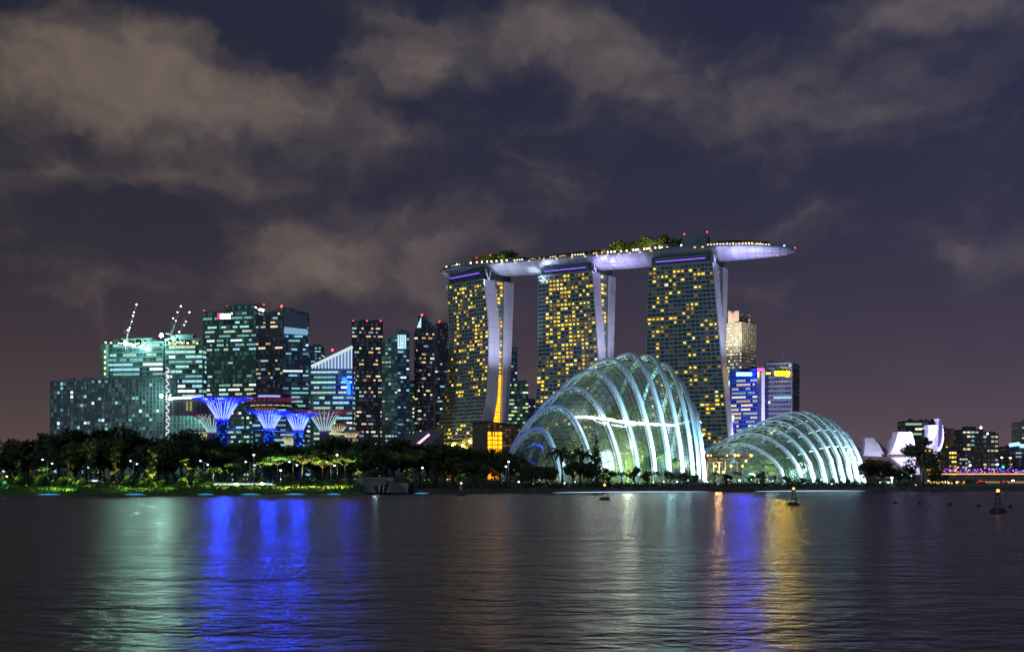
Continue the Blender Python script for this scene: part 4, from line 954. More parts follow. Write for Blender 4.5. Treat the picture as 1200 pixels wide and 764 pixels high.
plant_row(row, 'tree', 'tall back-row tree', 'tree', 'dark trees along the bay')
row = []
for k in range(44):
    px = -30+k*14.8+rg.uniform(-4, 4); yt = table(px, [(a, b_) for a, b_ in SKY])+rg.uniform(9, 20)
    row.append((px, shore(px)+rg.uniform(48, 66), yt, rg.choice(('round', 'broad', 'round')), 0, rg.uniform(.9, 1.25)))
plant_row(row, 'tree', 'lower middle-row tree', 'tree', 'dark trees along the bay')
# in front of the domes
row = [(px, shore(px)+rg.uniform(5, 13), yt, kd, 0, w) for px, yt, kd, w in ((658, 518, 'palm', 1.1), (680, 521, 'palm', 1.3), (699, 507, 'cone', .75), (672, 538, 'round', 1), (690, 540, 'round', 1.1), (712, 548, 'round', 1.1), (728, 550, 'palm', 1.2), (742, 546, 'round', .9), (758, 552, 'round', 1), (770, 549, 'palm', 1), (786, 551, 'round', 1.1), (801, 552, 'round', .9), (814, 555, 'round', 1),
       (838, 551, 'palm', 1.2), (852, 555, 'round', 1), (864, 549, 'palm', 1.1), (880, 556, 'round', 1), (893, 552, 'round', 1), (908, 555, 'palm', 1), (922, 557, 'round', 1.1), (940, 559, 'round', 1), (958, 560, 'round', 1), (976, 561, 'round', .9), (994, 561, 'round', .9),
       (1016, 546, 'round', 1.2), (1024, 538, 'broad', 1.2), (1034, 541, 'round', 1.3), (1045, 548, 'broad', 1.2), (1052, 552, 'round', 1.3), (1063, 545, 'round', 1), (1096, 549, 'round', 1.2), (1106, 556, 'round', 1.2), (1118, 563, 'round', 1.2), (645, 546, 'round', 1.1), (632, 550, 'round', 1.1), (618, 549, 'round', 1.1))]
plant_row(row, 'tree', 'low front-row tree', 'tree', 'dark trees along the bay')
plant('tree', 'round', 5, 0, X(1081, 660), 660, 2.8, Z(510, 660)-2.8, 1.05, .4, 'tall ragged tree silhouetted against the white museum petals', 'tree')
# lit small trees of the lawn
lit = [(22, 478, 540, 'thin', 2, 1.1), (80, 480, 519, 'thin', 2, .8), (135, 482, 519, 'thin', 2, .8), (178, 480, 528, 'thin', 2, .9), (107, 486, 520, 'thin', 1, .7), (218, 481, 538, 'thin', 2, 1.4), (236, 484, 548, 'palm', 1, 1.1), (252, 482, 543, 'palm', 2, 1.4),
       (278, 490, 541, 'umbrella', 2, 1.0), (306, 486, 539, 'umbrella', 2, .9), (325, 492, 533, 'umbrella', 2, 1.1), (355, 488, 531, 'umbrella', 2, 1.0), (340, 484, 552, 'palm', 1, 1), (378, 490, 538, 'umbrella', 2, .9), (404, 492, 535, 'umbrella', 2, .9), (295, 482, 553, 'palm', 2, 1), (366, 482, 552, 'thin', 1, 1),
       (437, 497, 549, 'round', 1, .9), (479, 508, 551, 'thin', 2, 1.5), (496, 512, 551, 'thin', 2, 1.5), (268, 483, 551, 'thin', 2, 1), (283, 484, 556, 'thin', 2, 1.1)]
plant_row(lit, 'young_tree', 'small floodlit yellow-green tree', 'tree', 'floodlit young trees')
# trimmed bushes
def bush(px, d, r, label, li=1, sq=.95):
    D = shore(px)+d; z = ground_z(px, D); rg_ = random.Random(int(px*3)); b = MB()
    leaves(b, [((0, 0, r*sq*.8), r*.93)], 900, .30, rg_, sq)
    b.mi = 0; b.ball((0, 0, r*sq*.8), r*.85, 14, 10, sq)
    o = link('bush', b.mesh('bush', [LEAF[li], LEAF[2]])); o.location = (X(px, D), D, z-.15); o.rotation_euler = (0, 0, px)
    return tag(o, label, 'bush', 'trimmed round bushes on the lawn')
BS = [(5, 2.1), (23, 2.5), (49, 2.7), (62, 1.3), (74, 2.2), (84, 2.0), (96, 1.7), (152, 2.6), (166, 1.3), (175, 2.1), (191, 1.5), (214, 2.0), (232, 1.8)]
cnt = {}
for px, r in BS:
    zn = zone(px); k = cnt.get(zn, 0); cnt[zn] = k+1
    bush(px, 22+(px*7 % 5), r, f'{"large" if r > 2.3 else "small" if r < 1.6 else "medium"} clipped bush {zn}, {ORD[k]} bush there')
# hedges
def hedge(p0, p1, d, h, label, li=1, w=2.0):
    rg_ = random.Random(int(p0)); b = MB(); n = int((p1-p0)/2.2)
    cl = []
    for k in range(n+1):
        px = lerp(p0, p1, k/n); D = shore(px)+d+rg_.uniform(-.8, .8); cl.append((Vector((X(px, D), D, ground_z(px, D)+h*.5)), h*.62))
    leaves(b, cl, int(n*70*max(1, h/2)), .30, rg_, .9); o = b.build('hedge', [LEAF[li], LEAF[2]]); return tag(o, label, 'hedge')
hedge(322, 372, 25, 2.0, 'bright yellow green hedge by the lit promenade below the blue solar trees', 2)
hedge(378, 412, 25, 2.6, 'tall bright green hedge block beside the boat ramp', 2)
hedge(236, 318, 32.5, 1.6, 'long low hedge behind the promenade near the widest blue solar tree', 1)
hedge(60, 205, 36, 1.6, 'long low hedge behind the bushes under the louvred flats', 1)
hedge(-60, 60, 36, 1.8, 'long low hedge at the far dark end of the lawn', 1)
b = MB(); rg_ = random.Random(31); cl = []
for k in range(330):
    px = 415+k*2.1; D = shore(px)+rg_.uniform(3, 12); cl.append((Vector((X(px, D), D, 2.2+rg_.uniform(.2, 1.3))), rg_.uniform(1.0, 1.9)))
for k in range(160):
    px = -60+k*4.3; D = shore(px)+rg_.uniform(42, 64); cl.append((Vector((X(px, D), D, 3+rg_.uniform(.5, 4.5))), rg_.uniform(1.6, 3)))
leaves(b, cl, 26000, .42, rg_, .85)
tag(b.build('undergrowth', [LEAF[0], LEAF[0]]), 'dark undergrowth massed along the sea wall and beneath the trees', 'undergrowth', kind='stuff')

# ------------------------------------------------------------------ roof garden trees on the deck
RT = [(556, 6, 'r'), (562, 9, 'r'), (568, 11, 'r'), (575, 12, 'r'), (582, 12, 'r'), (589, 13, 'r'), (596, 13, 'r'), (602, 13, 'r'), (607, 11, 'r'), (549, 5, 'r'), (724, 13, 'r'), (731, 14, 'r'), (738, 12, 'r'), (746, 12, 'r'), (754, 14, 'r'), (761, 15, 'r'), (768, 14, 'r'), (776, 13, 'r'), (783, 14, 'r'), (790, 11, 'r'), (800, 10, 'r'), (720, 9, 'r'), (519, 6, 'p')]
na = nb = 0
GL2 = lamp_mat('garden_bulb', (1, .95, .5), 6)
for i, (px, h, k) in enumerate(RT):
    q = deckpt(px, rg.uniform(.0, .5)); 
    if px < 540: lab = 'lone small roof tree at the blunt end of the sky deck'
    elif px < 640: na += 1; lab = f'roof tree on the deck above the flared hotel tower, {ORD[na-1]} planted of that clump'
    else: nb += 1; lab = f'roof tree on the deck above the dark hotel tower, {ORD[nb-1]} planted of that clump'
    plant('roof_tree', 'round', i % 3+1, 1, q.x, q.y, q.z, h*1.08, 1.1, i, lab, 'tree', 'trees of the roof garden')
for i, px in enumerate((532, 546, 562, 569, 575, 581, 586, 592, 598, 604, 721, 725, 729, 737, 744, 752, 755, 758, 765, 768, 771, 778, 783, 804)):
    q = deckpt(px, .8)+Vector((0, 0, 2.6)); b = MB(); b.tube([q-Vector((0, 0, 2.6)), q], .12, 4); b.mi = 1; b.ball(q, .75, 7, 5)
    b.build('garden_lamp', [STEEL, GL2], deck)
    if i % 2 == 0: light('POINT', q+Vector((0, -1.2, .8)), 2600, (.95, .85, .25), .6, name='garden_lamp_light', parent=deck)

# ------------------------------------------------------------------ glasshouses
def glass_mat(name, tint, scat):
    m = bpy.data.materials.new(name); m.use_nodes = True; t = m.node_tree; t.nodes.clear(); L = t.links.new
    out = t.nodes.new('ShaderNodeOutputMaterial'); tr = t.nodes.new('ShaderNodeBsdfTransparent'); tr.inputs[0].default_value = (*tint, 1)
    g = t.nodes.new('ShaderNodeBsdfGlossy'); g.inputs['Roughness'].default_value = .12; g.inputs[0].default_value = (.8, .95, 1, 1)
    d = t.nodes.new('ShaderNodeBsdfTranslucent'); d.inputs[0].default_value = (.55, .75, .72, 1)
    m1 = t.nodes.new('ShaderNodeMixShader'); m1.inputs[0].default_value = scat; L(tr.outputs[0], m1.inputs[1]); L(d.outputs[0], m1.inputs[2])
    m2 = t.nodes.new('ShaderNodeMixShader'); m2.inputs[0].default_value = .10; L(m1.outputs[0], m2.inputs[1]); L(g.outputs[0], m2.inputs[2]); L(m2.outputs[0], out.inputs[0])
    m.cycles.emission_sampling = 'NONE'; return m
RIB = mat('rib_steel', (.64, .77, .84), .42, .15)
MULL = mat('gridshell_steel', (.018, .026, .03), .5, .3)
def arch_shape(F0, B0, H, prof, n, ta=None):
    pts = []
    for i in range(n+1):
        s, h = prof(i/n)
        if ta: s = s*2*ta if s < .5 else ta+(1-ta)*(2*s-1)
        p = F0.lerp(B0, s); pts.append(Vector((p.x, p.y, F0.z+h*H)))
    return pts
def catmull(a, b, c, d, t): return .5*((2*b)+(c-a)*t+(2*a-5*b+4*c-d)*t*t+(3*b-a-3*c+d)*t**3)
def dome(name, label, arches, prof, nseg, sub, ends, glassm, inset, kind, rib_r, mull_r):
    """arches: (F, B, H). ends: shrink factors of closing arches"""
    A = [arch_shape(*a[:3], prof, nseg, a[3] if len(a) > 3 else None) for a in arches]
    cen = [(a[0]+a[1])/2 for a in arches]
    def shrink(pts, c, k, dz): return [Vector((c.x+(p.x-c.x)*k, c.y+(p.y-c.y)*k, c.z+(p.z-c.z)*k*dz)) for p in pts]
    base = sum(cen, Vector())/len(cen); rt = thing(name, label, 'glasshouse', tuple(base))
    SK = [[p+(c-p).normalized()*inset for p in a] for a, c in zip(A, cen)]
    pre = [[p+e[0] for p in shrink(SK[0], cen[0], e[1], e[2])] for e in ends[0]]; post = [[p+e[0] for p in shrink(SK[-1], cen[-1], e[1], e[2])] for e in ends[1]]
    S = pre[::-1]+SK+post; rows = []
    for i in range(len(S)-1):
        a, b_, c_, d_ = S[max(i-1, 0)], S[i], S[i+1], S[min(i+2, len(S)-1)]
        for k in range(sub): rows.append([catmull(a[j], b_[j], c_[j], d_[j], k/sub) for j in range(nseg+1)])
    rows.append(S[-1])
    g = MB(); g.grid(rows); g.build('glass_shell', glassm, rt)
    m = MB()
    for i, r_ in enumerate(rows): m.tube(r_, mull_r, 3, False)
    for j in range(nseg+1): m.tube([r_[j] for r_ in rows], mull_r, 3, False)
    m.build('mullion', MULL, rt)
    for ai, (a, c, ar_) in enumerate(zip(A, cen, arches)):
        F_, B_ = ar_[:2]; b = MB(); ax = (B_-F_).normalized(); sd = Vector((-ax.y, ax.x, 0)); k = len(a)
        outer = [p+(p-c).normalized()*1.2 for p in a]
        # flat box rib following the arch, widest at the crown, plus inner chord and struts
        rows2 = []
        for j, p in enumerate(outer):
            t = (outer[min(j+1, k-1)]-outer[max(j-1, 0)]).normalized(); nn = sd.cross(t).normalized(); w = rib_r*(1.0+.25*math.sin(math.pi*j/(k-1))) if kind == 'tall' else rib_r*table(j/(k-1), [(0, .95), (.3, .8), (.5, .42), (1, .4)])
            rows2.append([p+sd*w+nn*w*.5, p-sd*w+nn*w*.5, p-sd*w-nn*w*.5, p+sd*w-nn*w*.5, p+sd*w+nn*w*.5])
        b.grid(rows2, smooth=False)
        inn = [p+(c-p).normalized()*(inset*.45) for p in a]; b.tube(inn, .22, 4, False)
        for j in range(1, k-1):
            b.tube([outer[j], inn[j]], .16, 3, False)
            if j % 2 == 0 and j < k*.75: 
                q = inn[j]; b.tube([outer[j], q+sd*(-2.6 if kind == 'tall' else 2.2)], .26, 4, False)
                b.tube([inn[j], outer[j+1]], .14, 3, False)
        b.build('rib', RIB, rt)
    return rt, A, cen
def prof_tall(t):
    s = 2*t-1; q = 1-s*s; return t, .45*math.sqrt(max(q, 0))+.55*q
ZB = 3.0
tall = [(655, 632, 502, 608), (695, 651, 476, 606), (727, 671, 454, 592), (747, 693, 434, 588), (767, 714, 421, 570), (784, 736, 415, 560), (799, 758, 417, 585), (811, 777, 427, 560), (818.5, 793, 446, 558), (824, 806, 470, 556)]
ar = []
for i, (fp, ap, ay, df) in enumerate(tall):
    df = lerp(628, 600, i/9); dep = table(i, [(0, 48), (2, 78), (4, 92), (7, 80), (9, 50)]); db = df+dep; bpx = (588, 590, 600, 617, 630, 664, 708, 740, 767, 786)[i]
    Fx = X(fp+1.0, df); Bx = X(bpx, db); ta = .43
    for _ in range(12):
        dm = lerp(df, db, ta); ta = (X(ap, dm)-Fx)/(Bx-Fx)
    H = Z(ay, dm)-ZB-1.0
    ar.append((Vector((Fx, df, ZB)), Vector((Bx, db, ZB)), H, ta))
ENDL = [(Vector((-2, 2, 0)), .75, .68), (Vector((-5, 3, 0)), .35, .2)]; ENDR = [(Vector((3, -2, 0)), .72, .66), (Vector((4.5, -1, 0)), .25, .15)]
tg, TA, TC = dome('glasshouse', 'tall steep glasshouse of curved white ribs with a planted mountain inside', ar, prof_tall, 26, 4, (ENDL, ENDR), glass_mat('cool_glass', (.80, .91, .88), .11), 2.6, 'tall', .80, .17)

def prof_low(t):
    ta = .32
    if t < ta:
        s = 1-t/ta; h = .62*math.sqrt(max(1-s*s, 0))+.38*(1-s**1.9)
    else:
        s = (t-ta)/(1-ta); h = 1-s**1.75
    return t, max(h, 0)
low = [(920, 846, 519, 770, 600), (940, 884, 508, 778, 598), (954, 910, 500, 790, 595), (967, 925, 493, 800, 592), (979, 942, 487, 812, 589), (988, 956, 483.5, 822, 586), (997, 966, 482.5, 832, 584), (1005, 972, 484, 845, 582), (1012, 977, 488, 862, 580)]
ar2 = []
for (fp, ap, ay, bp_, df) in low:
    df = df+36; db = df+150-((fp-920)*.35); Fv = Vector((X(fp, df), df, ZB)); Bv = Vector((X(bp_, db), db, ZB)); dm = lerp(df, db, .32); ar2.append((Fv, Bv, Z(ay, dm)-ZB-1))
lg, LA, LC = dome('glasshouse', 'low sweeping glasshouse whose white ribs comb down to the water side', ar2, prof_low, 30, 5, ([(Vector((-8, 0, 0)), .8, .8), (Vector((-14, 0, 0)), .5, .3)], [(Vector((3, 4, 0)), .8, .7), (Vector((4, 8, 0)), .4, .2)]), glass_mat('cool_glass_low', (.72, .84, .82), .26), 2.0, 'low', .80, .14)
WHL = (.78, .93, 1.0)
for i, a in enumerate(TA):
    ax = (TA[i][-1]-TA[i][0]).normalized(); q = a[0]-ax*5+Vector((3.0, -5, .6)); pw = table(i, [(0, 5000), (2, 16000), (4, 30000), (6, 42000), (7, 60000), (9, 60000)])
    light('SPOT', q, pw*(.45 if i < 4 else .8), WHL, .5, a[7], 85, .8, 'rib_floodlight', tg)
    if i < 7: light('SPOT', a[0]+Vector((14, -26, 1)), pw*3.6, (.36, .76, 1.0), 1, a[13], 70, .9, 'crown_floodlight', tg)
for i, a in enumerate(LA):
    ax = (LA[i][-1]-LA[i][0]).normalized(); q = a[0]-ax*5+Vector((2, -5, .6)); pw = table(i, [(0, 14000), (4, 30000), (8, 60000)])
    light('SPOT', q, pw*.40, WHL, .5, a[6], 90, .8, 'rib_floodlight', lg)
    light('SPOT', a[0]+Vector((8, -24, 1)), pw*1.5, (.55, .85, 1.0), 1, a[10], 70, .9, 'crown_floodlight', lg)
# inside lights
for px, D, z, pw, c in ((650, 630, 8, 22000, (.9, .95, .6)), (676, 635, 16, 60000, (.85, 1, .8)), (700, 625, 9, 30000, (.95, 1, .38)), (712, 640, 22, 60000, (.75, 1, .90)), (735, 612, 10, 30000, (.85, 1, .40)), (752, 640, 24, 60000, (.7, 1, .85)), (765, 612, 10, 30000, (.8, 1, .6)), (790, 600, 12, 60000, (.6, .9, 1)), (786, 640, 30, 90000, (.6, .9, 1)), (806, 592, 12, 45000, (.7, .9, 1)), (690, 618, 26, 12000, (.9, 1, .85)), (740, 596, 22, 30000, (.9, 1, .9))):
    D += 20 if z < 20 else 28; light('POINT', (X(px, D), D, z), pw*.34, c, 3.5, name='glasshouse_light', parent=tg)
for px, D, z, pw, c in ((850, 690, 8, 30000, (1, .8, .45)), (880, 650, 7, 40000, (.9, 1, .6)), (905, 640, 9, 50000, (.8, 1, .7)), (930, 640, 10, 60000, (.65, 1, .85)), (950, 630, 10, 60000, (.6, .95, .9)), (975, 620, 10, 60000, (.6, .9, 1)), (990, 610, 9, 50000, (.7, .9, 1)), (900, 690, 14, 40000, (.7, 1, .8))):
    light('POINT', (X(px, D+48), D+48, z), pw*.26, c, 3.0, name='glasshouse_light', parent=lg)
# planted mountain with its bright walkway
mc = Vector((X(738, 660), 660, ZB)); rt = thing('planted_mountain', 'leafy green artificial mountain inside the tall glasshouse', 'garden mountain', tuple(mc))
b = MB(); rows = []
for i in range(13):
    v = i/12; r_ = []
    for j in range(29):
        an = 2*math.pi*j/28; rr = (1-v)**.55*24*(1+.22*noise.noise(Vector((math.cos(an)*1.4, math.sin(an)*1.4, v*3)))); r_.append(mc+Vector((math.cos(an)*rr*1.15, math.sin(an)*rr*.85, v*42)))
    rows.append(r_)
b.grid(rows); b.build('rock', mat('rock_wall', (.05, .07, .04), .9, var=.4, scale=.2), rt)
b = MB(); rg = random.Random(12)
cl = [(rows[rg.randint(0, 11)][rg.randint(0, 27)]+Vector((rg.uniform(-1, 1), rg.uniform(-1, 1), rg.uniform(-1, 1))), rg.uniform(.9, 2.4)) for i in range(420)]
leaves(b, cl, 15000, .6, rg); b.build('foliage', [LEAF[2], mat('leaf_bright', (.16, .26, .06), .6, var=.3, scale=.3)], rt)
for px_, z_, tz in ((690, 5, 20), (708, 5, 26), (722, 5, 34), (738, 5, 18), (752, 5, 32), (768, 5, 22)):
    q = Vector((X(px_, 637), 637, z_)); light('SPOT', q, 52000, (.85, 1, .42), 1.2, Vector((q.x+(mc.x-q.x)*.4, 652, tz)), 70, .9, 'garden_uplight', rt)
rt = thing('cloud_walkway', 'brilliant white walkway ringing the planted mountain inside the tall glasshouse', 'walkway', tuple(mc+Vector((0, 0, 30))))
b = MB(); ring = []
for k in range(25):
    t = k/24; px = lerp(672, 793, t); D = 650-26*math.sin(math.pi*t); ring.append(P(px, lerp(489, 499, t)-2.2*math.sin(math.pi*t*2.3)*(1-t), D))
b.tube([p+Vector((0, 0, -.8)) for p in ring], .5, 5); b.build('deck_slab', STEEL, rt)
b = MB(); b.tube(ring, [.22+.38*abs(math.sin(k*1.9)) for k in range(25)], 5); b.build('light_strip', lamp_mat('walkway_light', (1, .98, .88), 26), rt)
b = MB(); 
for k in range(14): px = 657+k*6.5; b.box(P(px, 529.5+k*.15, 632), (1.9, .5, .45))
o = b.build('terrace_lamp_strip', lamp_mat('terrace_amber', (1, .62, .15), 1.0), rt)
rt = thing('light_sculpture', 'small cluster of blue lights hanging high inside the tall glasshouse', 'light', tuple(P(771, 468, 610)))
b = MB(); rg = random.Random(2)
for k in range(12): b.ball(P(771+rg.uniform(-4, 5), 468+rg.uniform(-6, 8), 632+rg.uniform(-3, 3)), rg.uniform(.25, .55), 6, 4)
b.build('bulb', lamp_mat('sculpture_blue', (.05, .06, 1), 3), rt)['kind'] = 'stuff'
# gardens inside: small trees
tl = [(648, 622, 522, 'round'), (668, 628, 512, 'round'), (760, 600, 530, 'tall'), (776, 596, 528, 'round'), (796, 588, 534, 'tall'), (812, 584, 540, 'round'), (690, 615, 524, 'tall')]
for i, (px, D, yt, kd) in enumerate(tl): plant('garden_tree', kd, i % 3+1, 2, X(px, D+26), D+26, ZB, Z(yt, D+26)-ZB, 1, i, f'lit green tree inside the tall glasshouse, {ORD[i]} of seven', 'tree', 'trees inside the tall glasshouse')
tl = [(852, 680, 544, 'round'), (868, 670, 538, 'palm'), (884, 660, 536, 'round'), (898, 650, 530, 'tall'), (912, 650, 528, 'round'), (924, 640, 534, 'palm'), (936, 640, 522, 'round'), (950, 630, 530, 'tall'), (964, 625, 534, 'round'), (978, 615, 536, 'tall'), (990, 605, 542, 'round'), (905, 665, 518, 'round'), (930, 670, 512, 'round')]
for i, (px, D, yt, kd) in enumerate(tl): plant('garden_tree', kd, i % 3+1, 2, X(px, D+45), D+45, ZB, Z(yt, D+45)-ZB, 1, i, f'lit green tree inside the low glasshouse, {ORD[i]} of thirteen', 'tree', 'trees inside the low glasshouse')

# pavilion with warm lamps between the glasshouses
rt = thing('garden_pavilion', 'flat roofed pavilion with amber lamps between the two glasshouses', 'pavilion', tuple(P(848, 565, 625)))
b = MB(); b.box(P(850, 535, 632), (24, 16, .9), (1, -.1, -.02)); b.box(P(832, 541, 622), (12, 10, .6)); b.build('roof', mat('canopy_red', (.22, .08, .05), .7), rt)
b = MB()
for k in range(7): q = P(829+k*7, 535, 624); b.tube([Vector((q.x, q.y, 2.6)), q], .25, 5)
b.build('column', CONC, rt)['kind'] = 'stuff'
AM = lamp_mat('amber_bulb', (1, .55, .10), 5); rg = random.Random(6)
for k in range(12): b = MB(); b.ball(P(829+k*4.6+rg.uniform(-1, 1), rg.choice((533.5, 540, 546, 553)), 620), rg.uniform(.35, .7), 6, 5); b.build('lamp', AM, rt)
light('POINT', P(842, 545, 622), 9000, (1, .6, .2), 1, name='pavilion_light', parent=rt)

# ------------------------------------------------------------------ petal museum
PET = mat('petal_panel', (.78, .76, .80), .45, var=.05, scale=.05)
rt = thing('petal_museum', 'white museum building of great curved lotus petals beside the bridge', 'museum', tuple(P(1072, 562, 900)))
def petal(foot, tipL, tipR, bulge, th=7, nm='petal', lean=0):
    """foot: two points; tip: two points; swept shell with thickness"""
    b = MB(); f0, f1 = foot; rows = []; n = 10
    for i in range(n+1):
        t = i/n; l = Vector(f0).lerp(tipL, t); r_ = Vector(f1).lerp(tipR, t); off = bulge*math.sin(math.pi*t*.9)
        l = l+off; r_ = r_+off; bk = Vector((0, lerp(th*.4, th, t), 0)); rows.append([l, r_, r_+bk, l+bk, l])
    b.grid(rows, smooth=False); b.face(rows[-1][:4]); b.face(rows[0][:4][::-1]); return b.build(nm, PET, rt)
D0 = 900
petal((P(1042, 533.5, D0), P(1073, 533, D0)), P(1052, 506, D0-12), P(1068, 506, D0-12), Vector((0, -3, 0)), 14)
petal((P(1081, 522, D0+10), P(1097, 527, D0+10)), P(1087, 498, D0-4), P(1099, 498, D0-4), Vector((1.2, -2, 0)), 10)
petal((P(1012, 534, D0+20), P(1037, 535, D0+20)), P(1013, 513, D0+30), P(1025, 513, D0+30), Vector((0, -2, 0)), 10, 'petal')
petal((P(1044, 536, D0+6), P(1073, 535, D0+6))[::1], P(1066, 556, D0+14), P(1078, 556, D0+14), Vector((0, -2, 0)), 10, 'petal')
petal((P(1041, 528, D0+18), P(1046, 528, D0+18)), P(1044, 515, D0+14), P(1049, 512, D0+14), Vector((0, 0, 0)), 8, 'petal')
b = MB(); rows = []
for i in range(13):
    t = i/12; a = -1.25+2.5*t; cx_ = 1093; y = 511-20.5*math.sin(a)/math.sin(1.25)*1.0; xo = 1096+11.2*math.cos(a*.95)-3*(1-t)*.6; wd_ = 4.6*(1-abs(2*t-1)**1.6)+1.2
    l = P(xo-wd_, y, D0-8); r_ = P(xo, y, D0-10); rows.append([l, r_, r_+Vector((0, 9, 0)), l+Vector((0, 9, 0)), l])
b.grid(rows, smooth=False); b.build('petal', PET, rt)
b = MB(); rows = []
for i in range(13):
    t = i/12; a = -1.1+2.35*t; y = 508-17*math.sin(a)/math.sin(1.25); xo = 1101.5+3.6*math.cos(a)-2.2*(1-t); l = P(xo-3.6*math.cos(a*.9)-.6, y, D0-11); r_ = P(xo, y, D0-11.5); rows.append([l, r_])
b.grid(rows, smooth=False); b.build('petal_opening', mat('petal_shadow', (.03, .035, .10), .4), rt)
b = MB(); b.face([P(1025, 513, D0+28), P(1042, 530, D0+24), P(1037, 536, D0+19), P(1034, 535, D0+19)]); b.build('petal_flank', mat('petal_back', (.05, .05, .07), .5), rt)
b = MB(); b.tube([P(1041, 534.5, D0-3), P(1073, 534, D0-3)], .7, 5); b.build('gold_edge', lamp_mat('gold_edge_glow', (.8, .55, .2), .25, False), rt)
for q, aim, pw in ((P(1050, 556, D0-60), P(1060, 520, D0-5), 560000), (P(1092, 552, D0-60), P(1093, 510, D0), 480000), (P(1106, 545, D0-50), P(1104, 512, D0-8), 300000), (P(1020, 552, D0-40), P(1024, 524, D0+20), 70000)):
    light('SPOT', q, pw*.34, (.66, .62, 1.0), 1.5, aim, 80, .9, 'petal_floodlight', rt)
rt = thing('dark_pavilion', 'low dark angular building behind the trees at the end of the low glasshouse', 'hall', tuple(P(1004, 560, 960)))
b = MB(); b.prism([(P(1000, 0, 960).x, 960), (P(1012, 0, 960).x, 960), (P(1012, 0, 1000).x, 1000), (P(1000, 0, 1000).x, 1000)], 2, 0, zs=[Z(520, 960), Z(529, 960), Z(529, 960), Z(520, 960)]); b.build('wall', M_DARK, rt)

# ------------------------------------------------------------------ bridge and the festive far bank
BD = 820
rt = thing('road_bridge', 'dark flat road bridge crossing beyond the museum with orange lit parapet', 'bridge', tuple(P(1150, 565, BD)))
b = MB(); b.box((P(1088, 559.5, BD)+P(1300, 560.5, BD))/2+Vector((0, 12, 0)), (X(1300, BD)-X(1088, BD), 24, 3.4)); b.build('deck_beam', mat('bridge_soffit', (.12, .12, .14), .8, var=.2, scale=.3), rt)
for px in (1133, 1137, 1141, 1145, 1149, 1153):
    b = MB(); q = P(px, 562, BD+6); b.tube([Vector((q.x, q.y, 1)), q], .55, 8); b.build('pier', CONC, rt)
b = MB()
for k in range(24): b.box(P(1092+k*8.6, 555.2, BD-.6), (4.2+(k*37 % 5)*.2, .3, .7))
b.build('parapet_lamp', lamp_mat('parapet_orange', (1, .45, .12), 1.5), rt)['kind'] = 'stuff'
b = MB(); b.tube([P(1090, 556.8, BD-1), P(1300, 556.8, BD-1)], .3, 4); b.build('rail', STEEL, rt)
PUR = lamp_mat('festive_purple', (.36, .05, 1), 1.2); PK = lamp_mat('festive_pink', (1, .3, .8), 1.5); BLU = lamp_mat('festive_blue', (.05, .1, 1), 2.0)
rg = random.Random(41)
for k in range(26):
    px = 1101+k*4.1; h = rg.uniform(2.2, 4.2); q = P(px, 556, BD+8); r_ = thing('festive_lamp', f'purple festive lamp cluster on the bridge, {ORD[k] if k < 20 else "one of the last"} from the museum end' if k < 20 else f'violet festive lamp cluster at the far bridge end, {ORD[k-20]} of the last six', 'festive lamp', tuple(q), 'festive lamps along the bridge')
    b = MB(); b.tube([q, q+Vector((0, 0, h))], .12, 4); b.build('post', STEEL, r_)
    b = MB()
    for j in range(3): b.mi = rg.choice((0, 0, 1, 2)); b.ball(q+Vector((rg.uniform(-1.2, 1.2), rg.uniform(-1, .5), h*rg.uniform(.3, 1.2))), rg.uniform(.35, .6), 6, 4)
    b.build('bulb_cluster', [PUR, PK, BLU], r_)
ORG = lamp_mat('street_orange', (1, .62, .22), 7); LW = lamp_mat('street_white', (.65, .72, 1), 10)
def street_lamp(px, py, D, z, label, m, r=.5, px2=None, py2=None, glow=None, group='street lamps'):
    x = X(px, D); rt_ = thing('street_lamp', label, 'street lamp', (x, D, z), group)
    q = P(px, py, D); xs = [px]+([px2] if px2 else []); mx = sum(X(p, D) for p in xs)/len(xs)
    b = MB(); top = Vector((mx, D, q.z-.5)); b.tube([Vector((mx, D, z-.3)), top], .13, 6)
    heads = [q]+([P(px2, py2, D)] if px2 else [])
    for h in heads: b.tube([top, h+Vector((0, 0, .3))], .08, 5); b.tube([h+Vector((-.5, 0, .3)), h+Vector((.5, 0, .3))], .3, 6)
    b.build('post', STEEL, rt_)
    for h in heads: b = MB(); b.ball(h, r, 8, 5, .6); b.build('lamp_head', m, rt_)
    if glow: light('POINT', heads[0]+Vector((0, -1, -.8)), glow[1], glow[0], .5, name='street_light', parent=rt_)
    return rt_
for i, (px, py, D) in enumerate(((1174, 536, BD+5), (1184, 536.5, BD+5), (1172, 566, 720), (1187, 563, 720), (1137, 545, BD+5), (1169, 544, BD+5))):
    street_lamp(px, py, D, 6 if D > 800 else 3, ('tall orange street lamp on the bridge before the neon roofed block, first of two', 'tall orange street lamp on the bridge before the neon roofed block, second of two', 'small street lamp under the bridge by the teal covered way', 'white street lamp under the bridge', 'white street lamp on the bridge before the dotted flats', 'white street lamp on the bridge by the green light')[i], ORG if i < 3 else LW, .8)
b = MB(); q = P(1175.5, 547, BD+10); r_ = thing('signal_light', 'small green signal light above the bridge deck', 'signal light', tuple(P(1175.5, 556, BD+10))); b.tube([P(1175.5, 556, BD+10), q], .15, 5); b.mi = 1; b.ball(q, .9, 6, 5); b.build('signal_head', [STEEL, lamp_mat('signal_green', (.02, 1, .25), 3)], r_)
rt = thing('waterfront_hall', 'long low hall with many amber lamps under the bridge end', 'hall', tuple(P(1108, 570, 690)))
b = MB(); b.box((P(1084, 571, 694)+P(1134, 563.5, 694))/2, (X(1134, 694)-X(1084, 694), 8, 3.4)); b.build('wall', mat('hall_ochre', (.3, .22, .10), .8, var=.2), rt)
